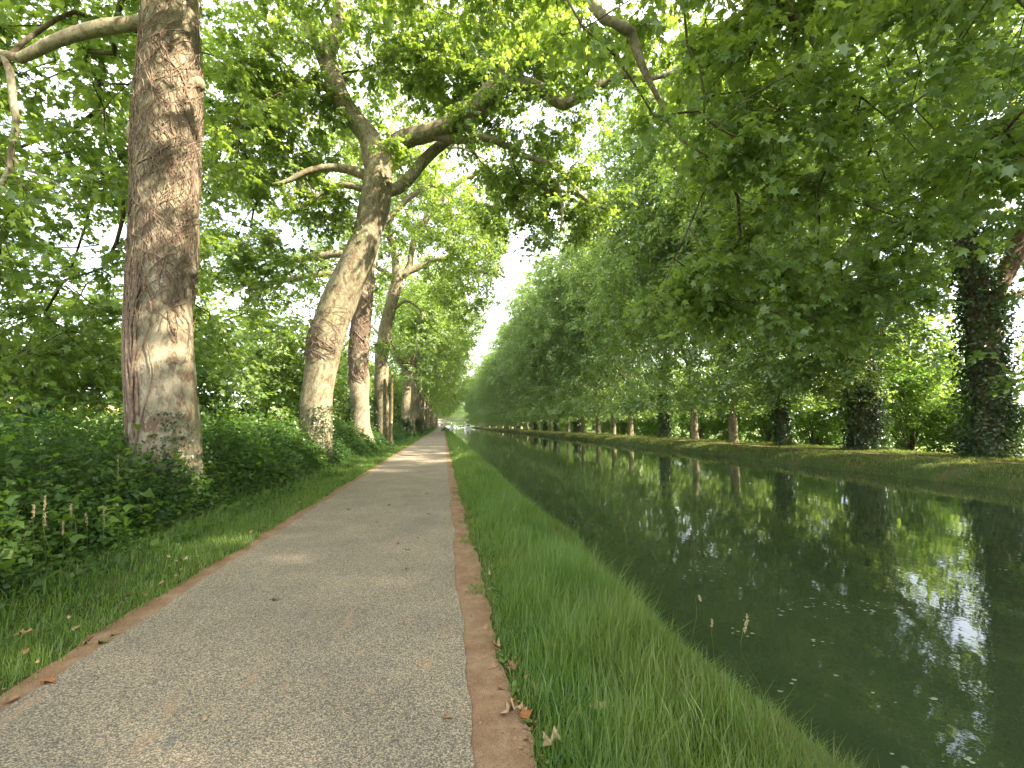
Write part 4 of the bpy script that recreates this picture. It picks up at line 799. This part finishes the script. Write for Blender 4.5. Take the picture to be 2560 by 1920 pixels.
def boat(x, y, rz, label, s=1.0):
    b = tag(empty('motor_cruiser', (x, y, WZ), rz), label, 'boat', 'boats moored near the bridge'); b.scale = (s, s, s)
    a = Acc(); sec = []
    for yy_, wv, zb, zt in [(-4, 1.5, -.2, .9), (-2, 1.65, -.35, .95), (1, 1.6, -.35, 1.1), (3, 1.1, -.25, 1.3), (4.4, .25, .1, 1.5)]: sec.append([(-wv, yy_, zt), (-wv * .8, yy_, zb), (0, yy_, zb - .15), (wv * .8, yy_, zb), (wv, yy_, zt)])
    V = np.array(sec).reshape(-1, 3); q = [(i * 5 + j, i * 5 + j + 1, i * 5 + j + 6, i * 5 + j + 5) for i in range(4) for j in range(4)] + [(i * 5 + 4, i * 5, i * 5 + 5, i * 5 + 9) for i in range(4)]
    a.add(V, q + [(0, 1, 3, 4)], [(1, 2, 3)]); link('hull', a.mesh('hull'), M['white'], b)
    a = Acc(); a.add([(-1.3, -2.6, .95), (1.3, -2.6, .95), (1.15, 2.2, 1.1), (-1.15, 2.2, 1.1), (-1.1, -2.4, 2.5), (1.1, -2.4, 2.5), (.95, 1.0, 2.5), (-.95, 1.0, 2.5)], [(4, 5, 6, 7), (0, 1, 5, 4), (1, 2, 6, 5), (2, 3, 7, 6), (3, 0, 4, 7)]); link('cabin', a.mesh('cabin'), M['white'], b)
    for s_ in (-1, 1):
        a = Acc(); a.add([(s_ * 1.27, -2.1, 1.5), (s_ * 1.2, 1.3, 1.5), (s_ * 1.11, .8, 2.2), (s_ * 1.17, -2.1, 2.2)], [(0, 1, 2, 3)]); link('window', a.mesh('window'), M['glass'], b)
    a = Acc(); a.add([(-.9, -2.61, 1.5), (.9, -2.61, 1.5), (.8, -2.47, 2.25), (-.8, -2.47, 2.25)], [(0, 1, 2, 3)]); link('window', a.mesh('window'), M['glass'], b)
    a = Acc(); tube(a, np.array([(-1.4, -3.9, 1.5), (0, -4, 1.55), (1.4, -3.9, 1.5)]), np.array([.03, .03, .03]), 5); link('stern_rail', a.mesh('stern_rail'), M['metal'], b)
boat(13.2, 255, .15, 'white cabin cruiser moored on the canal just this side of the bridge')
boat(5.2, 285, -.1, 'smaller white boat moored at the towpath bank by the bridge', .8)

# ------------------------------------------------------------------ cyclist riding away
def skin_fig(name, verts, edges, radii, mat, parent=None, root_i=0):
    me = bpy.data.meshes.new(name); me.from_pydata(verts, edges, []); o = link(name, me, mat, parent); bpy.context.view_layer.objects.active = o
    m = o.modifiers.new('skin', 'SKIN'); m.use_smooth_shade = True
    for i, r in enumerate(radii): me.skin_vertices[0].data[i].radius = (r, r) if not isinstance(r, tuple) else r
    me.skin_vertices[0].data[root_i].use_root = True
    s = o.modifiers.new('sub', 'SUBSURF'); s.levels = 1; s.render_levels = 1
    dg = bpy.context.evaluated_depsgraph_get(); ev = o.evaluated_get(dg); nm = bpy.data.meshes.new_from_object(ev); o.modifiers.clear(); o.data = nm
    if not nm.materials: nm.materials.append(mat)
    return o
YC = 92.0; XC = P(957, 930, YC)[0]
bk = tag(empty('touring_bicycle', (XC, YC, .012)), 'loaded touring bicycle with black rear panniers ridden away along the towpath', 'bicycle')
for y in (-.52, .55):
    a = Acc(); th = np.linspace(0, 2 * math.pi, 25); tube(a, np.stack([0 * th, y + .34 * np.cos(th), .36 + .34 * np.sin(th)], 1), np.full(25, .02), 6); wl = link('wheel', a.mesh('wheel', True), M['black'], bk)
    a = Acc(); [tube(a, np.array([(0, y, .36), (0, y + .33 * math.cos(t), .36 + .33 * math.sin(t))]), np.array([.004, .004]), 3) for t in np.linspace(0, 6.1, 16)]; link('spokes', a.mesh('spokes'), M['metal'], wl)
a = Acc()
for p0, p1 in [((0, -.52, .36), (0, -.05, .32)), ((0, -.05, .32), (0, -.2, .85)), ((0, -.52, .36), (0, -.17, .75)), ((0, -.05, .32), (0, .42, .82)), ((0, -.18, .8), (0, .40, .92)), ((0, .40, .98), (0, .55, .36))]: tube(a, np.array([p0, p1], float), np.array([.018, .018]), 6)
link('frame', a.mesh('frame', True), M['metal'], bk)
a = Acc(); tube(a, np.array([(-.27, .3, 1.02), (-.1, .42, 1.04), (.1, .42, 1.04), (.27, .3, 1.02)]), np.full(4, .016), 6); link('handlebar', a.mesh('handlebar', True), M['black'], bk)
a = Acc(); tube(a, np.array([(0, -.36, .93), (0, -.2, .95), (0, -.03, .93)]), np.array([.08, .06, .03]), 8, cap=True); link('saddle', a.mesh('saddle', True), M['black'], bk)
for s in (-1, 1):
    a = Acc(); x0, x1 = sorted((s * .08, s * .30)); box(a, (x0, -.78, .30), (x1, -.38, .74)); link('pannier', a.mesh('pannier'), M['black'], bk)
a = Acc(); box(a, (-.12, -.80, .76), (.12, -.36, .80)); link('rack', a.mesh('rack'), M['metal'], bk)
ps = tag(empty('person', (XC, YC, .012)), 'cyclist in a pale jersey and white helmet seen from behind on the towpath', 'person')
V = [(0, -.22, .98), (0, -.16, 1.15), (0, -.08, 1.32), (0, -.02, 1.46), (0, .0, 1.55), (0, .03, 1.66), (0, .04, 1.76)]; E = [(i, i + 1) for i in range(6)]; Rr = [(.17, .13), (.15, .12), (.17, .12), (.13, .09), .055, .09, .085]
for s in (-1, 1):
    b0 = len(V); V += [(s * .18, -.03, 1.44), (s * .25, .1, 1.24), (s * .25, .28, 1.08)]; E += [(3, b0), (b0, b0 + 1), (b0 + 1, b0 + 2)]; Rr += [.055, .042, .03]
    for q in range(5): V.append((s * (.23 + .012 * q), .34 + .01 * (q % 2), 1.045 - .002 * q)); E.append((b0 + 2, len(V) - 1)); Rr.append(.01)
    b1 = len(V); V += [(s * .1, -.16, .93), (s * .12, .16, .74 - .16 * (s < 0)), (s * .11, -.02, .42 - .17 * (s < 0)), (s * .11, .02, .34 - .17 * (s < 0)), (s * .11, .14, .33 - .17 * (s < 0))]; E += [(0, b1), (b1, b1 + 1), (b1 + 1, b1 + 2), (b1 + 2, b1 + 3), (b1 + 3, b1 + 4)]; Rr += [.09, .065, .045, .04, .035]
skin_fig('body', V, E, Rr, M['skin'], ps)
skin_fig('jersey', [(0, -.2, 1.0), (0, -.15, 1.16), (0, -.08, 1.33), (0, -.03, 1.46), (-.19, -.03, 1.44), (-.24, .05, 1.32), (.19, -.03, 1.44), (.24, .05, 1.32)], [(0, 1), (1, 2), (2, 3), (3, 4), (4, 5), (3, 6), (6, 7)], [(.19, .15), (.17, .14), (.19, .14), (.14, .1), .075, .06, .075, .06], M['shirt'], ps)
skin_fig('shorts', [(0, -.22, .96), (-.1, -.12, .92), (-.12, .06, .74), (.1, -.12, .92), (.12, .06, .82)], [(0, 1), (1, 2), (0, 3), (3, 4)], [(.18, .14), .11, .08, .11, .08], M['black'], ps)
a = Acc(); th = np.linspace(0.02, math.pi / 2, 6); tube(a, np.array([(0, .03, 1.72 + .13 * math.sin(t) * .9) for t in th]), np.array([.135 * math.cos(t) + .004 for t in th]), 14, cap=True); link('helmet', a.mesh('helmet', True), M['white'], ps)

# ------------------------------------------------------------------ the air
HAZE = 0.00014
if HAZE:
    ah = Acc(); box(ah, (-905, -202, -3.5), (905, 1595, 60)); hz = ah.mesh('haze'); t = NT('air'); pv = t.n('ShaderNodeVolumePrincipled'); pv.inputs['Density'].default_value = HAZE; pv.inputs['Color'].default_value = (.9, .95, 1, 1); pv.inputs['Anisotropy'].default_value = .2
    t.l(pv.outputs[0], t.out.inputs['Volume']); tag(link('haze', hz, t.m), kind='stuff')
# ------------------------------------------------------------------ fallen leaves and small things
def leaf_thing(u, v, size, mat, label, rot, curl=0.5, group=None, onx=None, lift=.0):
    d = ray(u, v); t = -EYE / d[2]; x, y = d[0] * t, d[1] * t
    z = (.014 if -2.44 < x < .2 else .008 if -2.6 < x < .47 else float(ground_z(np.array([x]), np.array([y]))[0]) + .02) + lift
    Vs = STAR_V * np.array([.72 + .2 * math.sin(rot * 7), 1, 1]); r = np.hypot(Vs[:, 0], Vs[:, 1] - .5); V = Vs * size; V = V + np.random.default_rng(int(rot * 1000)).normal(0, .07 * size, V.shape) * (1, 1, 0); V[:, 2] = size * curl * (1.9 * Vs[:, 0] ** 2 + .5 * (Vs[:, 1] - .5) ** 2) * (1 + .5 * np.sin(np.arange(11) * 2.1 + rot * 5)); V[:, 0] *= 1 - .35 * min(1, curl); V[:, 1] -= .5 * size; V[:, 2] -= V[:, 2].min()
    a = Acc(); a.add(V, None, STAR_T); tube(a, np.array([(0, -.5 * size, .003), (.05 * size, -.9 * size, .01)]), np.array([.0018, .0012]), 4)
    o = link('fallen_leaf', a.mesh('fallen_leaf'), mat, None, (x, y, z)); o.rotation_euler = (0, 0, rot); tag(o, label, 'leaf', group); return o
leaf_thing(590, 1300, .10, M['dead_dark'], 'black curled dead leaf lying alone in the middle of the towpath', 1.5, 1.0)
leaf_thing(440, 1557, .055, M['dead_pale'], 'small tan leaf on the asphalt, nearest the bottom centre-left', .4)
leaf_thing(963, 1556, .06, M['dead'], 'reddish tan leaf on the asphalt close to the right edge, nearest the viewer', 1.2)
leaf_thing(1290, 1558, .11, M['dead_pale'], 'large pale brown dry leaf resting in the near bank grass', 1.3, .3, lift=.07)
leaf_thing(1245, 1562, .05, M['dead_orange'], 'small rust-red leaf just left of the large pale one in the grass', .3, lift=.05)
leaf_thing(1187, 1412, .11, M['dead_pale'], 'upright pale dry leaf leaning on grass beside the sandy shoulder', .2, .8, lift=.06)
leaf_thing(1190, 1622, .12, M['dead_pale'], 'crumpled beige leaf at the sand and grass edge, nearest the viewer', 2.0, .7, lift=.02)
leaf_thing(876, 1232, .05, M['dead_orange'], 'orange-brown leaf lying on the asphalt right of the centre line', 1.0)
leaf_thing(808, 1292, .05, M['green_leaf'], 'thin dark sliver of leaf on the asphalt right of the black leaf', 1.4, .1)
leaf_thing(1060, 1275, .09, M['dead_pale'], 'long pale strip of bark litter on the sandy shoulder', 1.0, .2)
leaf_thing(100, 1478, .10, M['dead_orange'], 'orange dry leaf at the left path edge, nearest the viewer', 1.1)
leaf_thing(45, 1393, .10, M['dead'], 'pinkish brown dry leaf in the left verge near the bottom corner', 2.1, lift=.05)
leaf_thing(20, 1520, .09, M['dead'], 'brown crumpled leaf at the left path edge in the bottom corner', 2.7, lift=.01)
leaf_thing(146, 1358, .08, M['dead_pale'], 'pale folded leaf standing in the left verge grass', .6, lift=.06)
leaf_thing(365, 1218, .12, M['dead_pale'], 'cream dry leaf in the left verge grass, left one of a pair', .5, .8, lift=.05)
leaf_thing(390, 1226, .11, M['dead_pale'], 'cream dry leaf in the left verge grass, right one of a pair', 1.9, .8, lift=.05)
rl = np.random.default_rng(77)
for (u0, u1, v0, v1, n, lab, grp) in [(180, 250, 1372, 1398, 5, 'brown dry leaf in the small heap at the left path edge', 'heap of dry leaves at the left path edge'),
        (620, 930, 1010, 1200, 12, 'tiny dry leaf scattered on the far middle of the asphalt', 'tiny leaves on the asphalt'), (640, 960, 960, 1010, 6, 'tiny dry leaf scattered on the far middle of the asphalt', 'tiny leaves on the asphalt'),
        (1035, 1170, 1200, 1600, 16, 'small brown leaf along the edge where sand meets bank grass', 'leaves along the sandy shoulder'), (430, 640, 1100, 1260, 10, 'small tan leaf along the left shoulder of the path', 'leaves along the left shoulder')]:
    for q in range(n):
        v = rl.uniform(v0, v1); u = rl.uniform(u0, u1)
        if grp == 'leaves along the sandy shoulder': u = 1030 + (v - 1100) * .215 + rl.uniform(-30, 14)
        if grp == 'leaves along the left shoulder': u = 958 - (v - 917) * 1.66 - rl.uniform(0, 40)
        if grp == 'tiny leaves on the asphalt': u = 958 + (v - 917) * rl.uniform(-1.3, .05)
        leaf_thing(u, v, rl.uniform(.05, .1), M[rl.choice(['dead', 'dead_pale', 'dead_orange', 'dead', 'green_leaf'])], lab, rl.uniform(0, 6.28), rl.uniform(.5, 1.3), grp, lift=.012 if 'grass' in lab else 0)
lt = Acc(); rgq = np.random.default_rng(15); n = 2600; sd2 = rgq.uniform(0, 1, n) < .6; y = .6 + 14 * rgq.uniform(0, 1, n) ** 1.6
x = np.where(sd2, .45 + wob(y, 5, .08) - rgq.exponential(.09, n) + .04, -2.6 + wob(y, 3, .05) + rgq.exponential(.05, n) - .03); m = (x > .18) | (x < -2.44); x, y = x[m], y[m]; n = len(x)
leaves(lt, np.stack([x, y, np.full(n, .012)], 1), np.stack([rgq.normal(0, 1, n), rgq.normal(0, 1, n), rgq.uniform(0, .25, n)], 1), np.stack([rgq.normal(0, .3, n), rgq.normal(0, .3, n), np.ones(n)], 1), rgq.uniform(.006, .024, n), 'kite', rgq)
n = 260; y = .9 + 13 * rgq.uniform(0, 1, n) ** 1.5; sd2 = rgq.uniform(0, 1, n) < .45; x = np.where(sd2, .46 + rgq.normal(0, .07, n), -2.62 - rgq.exponential(.22, n))
leaves(lt, np.stack([x, y, ground_z(x, y) + .015 + np.where(x < -2.6, .05, .03) * rgq.uniform(0, 1, n) * ((x < -2.6) | (x > .47))], 1), np.stack([rgq.normal(0, 1, n), rgq.normal(0, 1, n), rgq.uniform(0, .5, n)], 1), np.stack([rgq.normal(0, .6, n), rgq.normal(0, .6, n), np.ones(n)], 1), rgq.uniform(.02, .06, n), 'mid', rgq)
tag(link('leaf_litter', lt.mesh('leaf_litter'), M['dead']), kind='stuff')
# tall seed stalks
def stalk(u, v0, v1, Y, label, head=.12, bend=.05, w=.0025, cat='grass stalk', hook=False):
    a_ = P(u, v0, Y); a_[2] = float(ground_z(np.array([a_[0]]), np.array([Y]))[0]); b_ = P(u + bend * 100, v1, Y); r = tag(empty('seed_stalk', a_), label, cat, 'tall seed stalks'); d = b_ - a_
    pts = np.array([(0, 0, 0), d * .35 + (.01, 0, 0), d * .7 + (.02 * bend * 10, 0, 0), d]);
    if hook: pts = np.concatenate([pts, [d + (.03, 0, .0), d + (.045, 0, -.04)]])
    a = Acc(); p_, r_ = resample(pts, np.linspace(w, w * .5, len(pts)), .05); tube(a, p_, r_, 4); link('stem', a.mesh('stem', True), M['grass_dry'], r)
    a = Acc(); e = pts[-1]; dn = nrm(pts[-1] - pts[-2]); rgq = np.random.default_rng(int(u)); n = 90; t = rgq.uniform(0, 1, n); pos = e - dn * (t * head)[:, None] + rgq.normal(0, .004, (n, 3))
    leaves(a, pos, dn + rgq.normal(0, .5, (n, 3)), rgq.normal(0, 1, (n, 3)), np.full(n, .008), 'kite', rgq); link('seed_head', a.mesh('seed_head'), M['seed'], r)
stalk(1487, 1420, 1287, 3.6, 'curled pale grass stalk over the water, left of the other stalks', .05, .15, hook=True)
stalk(1655, 1560, 1330, 2.6, 'tallest thin grass stalk leaning left at the water edge', .10, -.4)
stalk(1540, 1440, 1340, 3.3, 'short thin grass stalk right of the curled one', .05, -.02)
stalk(225, 1240, 1095, 5.0, 'tall pale seed stalk in the dark undergrowth, furthest right before the big trunk', .22, .0, .004)
stalk(118, 1260, 1070, 5.0, 'seed stalk with a drooping pinkish head in the undergrowth', .14, -.2, .004)
stalk(255, 1200, 985, 6.2, 'tallest seed stalk standing in the undergrowth by the big trunk', .3, .0, .004)
for q, uu in enumerate((78, 98, 133, 146, 175)): stalk(uu, 1300, 1090 + 18 * (q % 3), 4.8, 'pale seed stalk in the cluster at the far left undergrowth', .12, -.05 + .04 * q, .003)
for q in range(5): 
    pass
# a tuft of broad blades at the sand edge
tf = tag(empty('grass_tuft', (PX(1212, 1500, .85)[0], 1.72, -.02)), 'tuft of broad bright blades standing taller than the grass at the sand edge', 'grass tuft'); a = Acc(); rgq = np.random.default_rng(4); n = 16
blades(a, rgq.normal(0, .03, n), rgq.normal(0, .05, n), np.zeros(n), rgq.uniform(.22, .42, n), np.full(n, .0045), rgq, .35); link('blades', a.mesh('blades'), M['grass'], tf)
# scum and pale leaves floating on the canal
fl = Acc(); rgq = np.random.default_rng(6)
cl = [(1850, 1315, 26, 1.0), (1790, 1300, 12, .7), (1760, 1385, 6, .4), (1600, 1365, 5, .5), (1720, 1310, 8, 1), (2000, 1500, 6, 1.5), (1500, 1240, 12, 2), (2080, 1220, 10, 3), (1350, 1130, 20, 4), (1700, 1470, 6, 1), (1960, 1640, 5, .5), (2080, 1640, 4, .3), (1640, 1560, 4, .3), (1300, 1050, 20, 6), (1900, 1120, 12, 5)]
for u, v, n, sp_ in cl:
    d = ray(u, v); t = (WZ - EYE) / d[2]; c = np.array([0, 0, EYE]) + d * t
    for q in range(n):
        c2_ = c + np.array([rgq.normal(0, sp_ * .28), rgq.normal(0, sp_ * .12), .004]); s = rgq.uniform(.008, .028) * (1 + sp_ * .12); k = 7; th = np.arange(k) * 2 * math.pi / k
        rr = s * rgq.uniform(.6, 1.2, k); fl.add(np.concatenate([[c2_], c2_ + np.stack([rr * np.cos(th), rr * np.sin(th) * .7, 0 * th], 1)]), None, [(0, i + 1, (i + 1) % k + 1) for i in range(k)])
tag(link('floating_scum', fl.mesh('floating_scum'), M['scum']), kind='stuff')
# low weeds with broader leaves at the near grass edges
wa = Acc(); n = 1600; side = rg.uniform(0, 1, n) < .45; y = .9 + 9 * rg.uniform(0, 1, n) ** 1.8; x = np.where(side, .48 + rg.exponential(.12, n), -2.85 - rg.exponential(.35, n)); cx = rg.normal(0, .03, n)
k = rg.integers(0, 260, n); bx = x[:260][k] + rg.normal(0, .035, n); by = y[:260][k] + rg.normal(0, .035, n); m = (bx > .45) | (bx < -2.75); bx, by = bx[m], by[m]; n = len(bx)
leaves(wa, np.stack([bx, by, ground_z(bx, by) + rg.uniform(.01, .09, n)], 1), np.stack([rg.normal(0, 1, n), rg.normal(0, 1, n), rg.uniform(0, .5, n)], 1), np.stack([rg.normal(0, .3, n), rg.normal(0, .3, n), np.ones(n)], 1), rg.uniform(.02, .045, n), 'kite', rg)
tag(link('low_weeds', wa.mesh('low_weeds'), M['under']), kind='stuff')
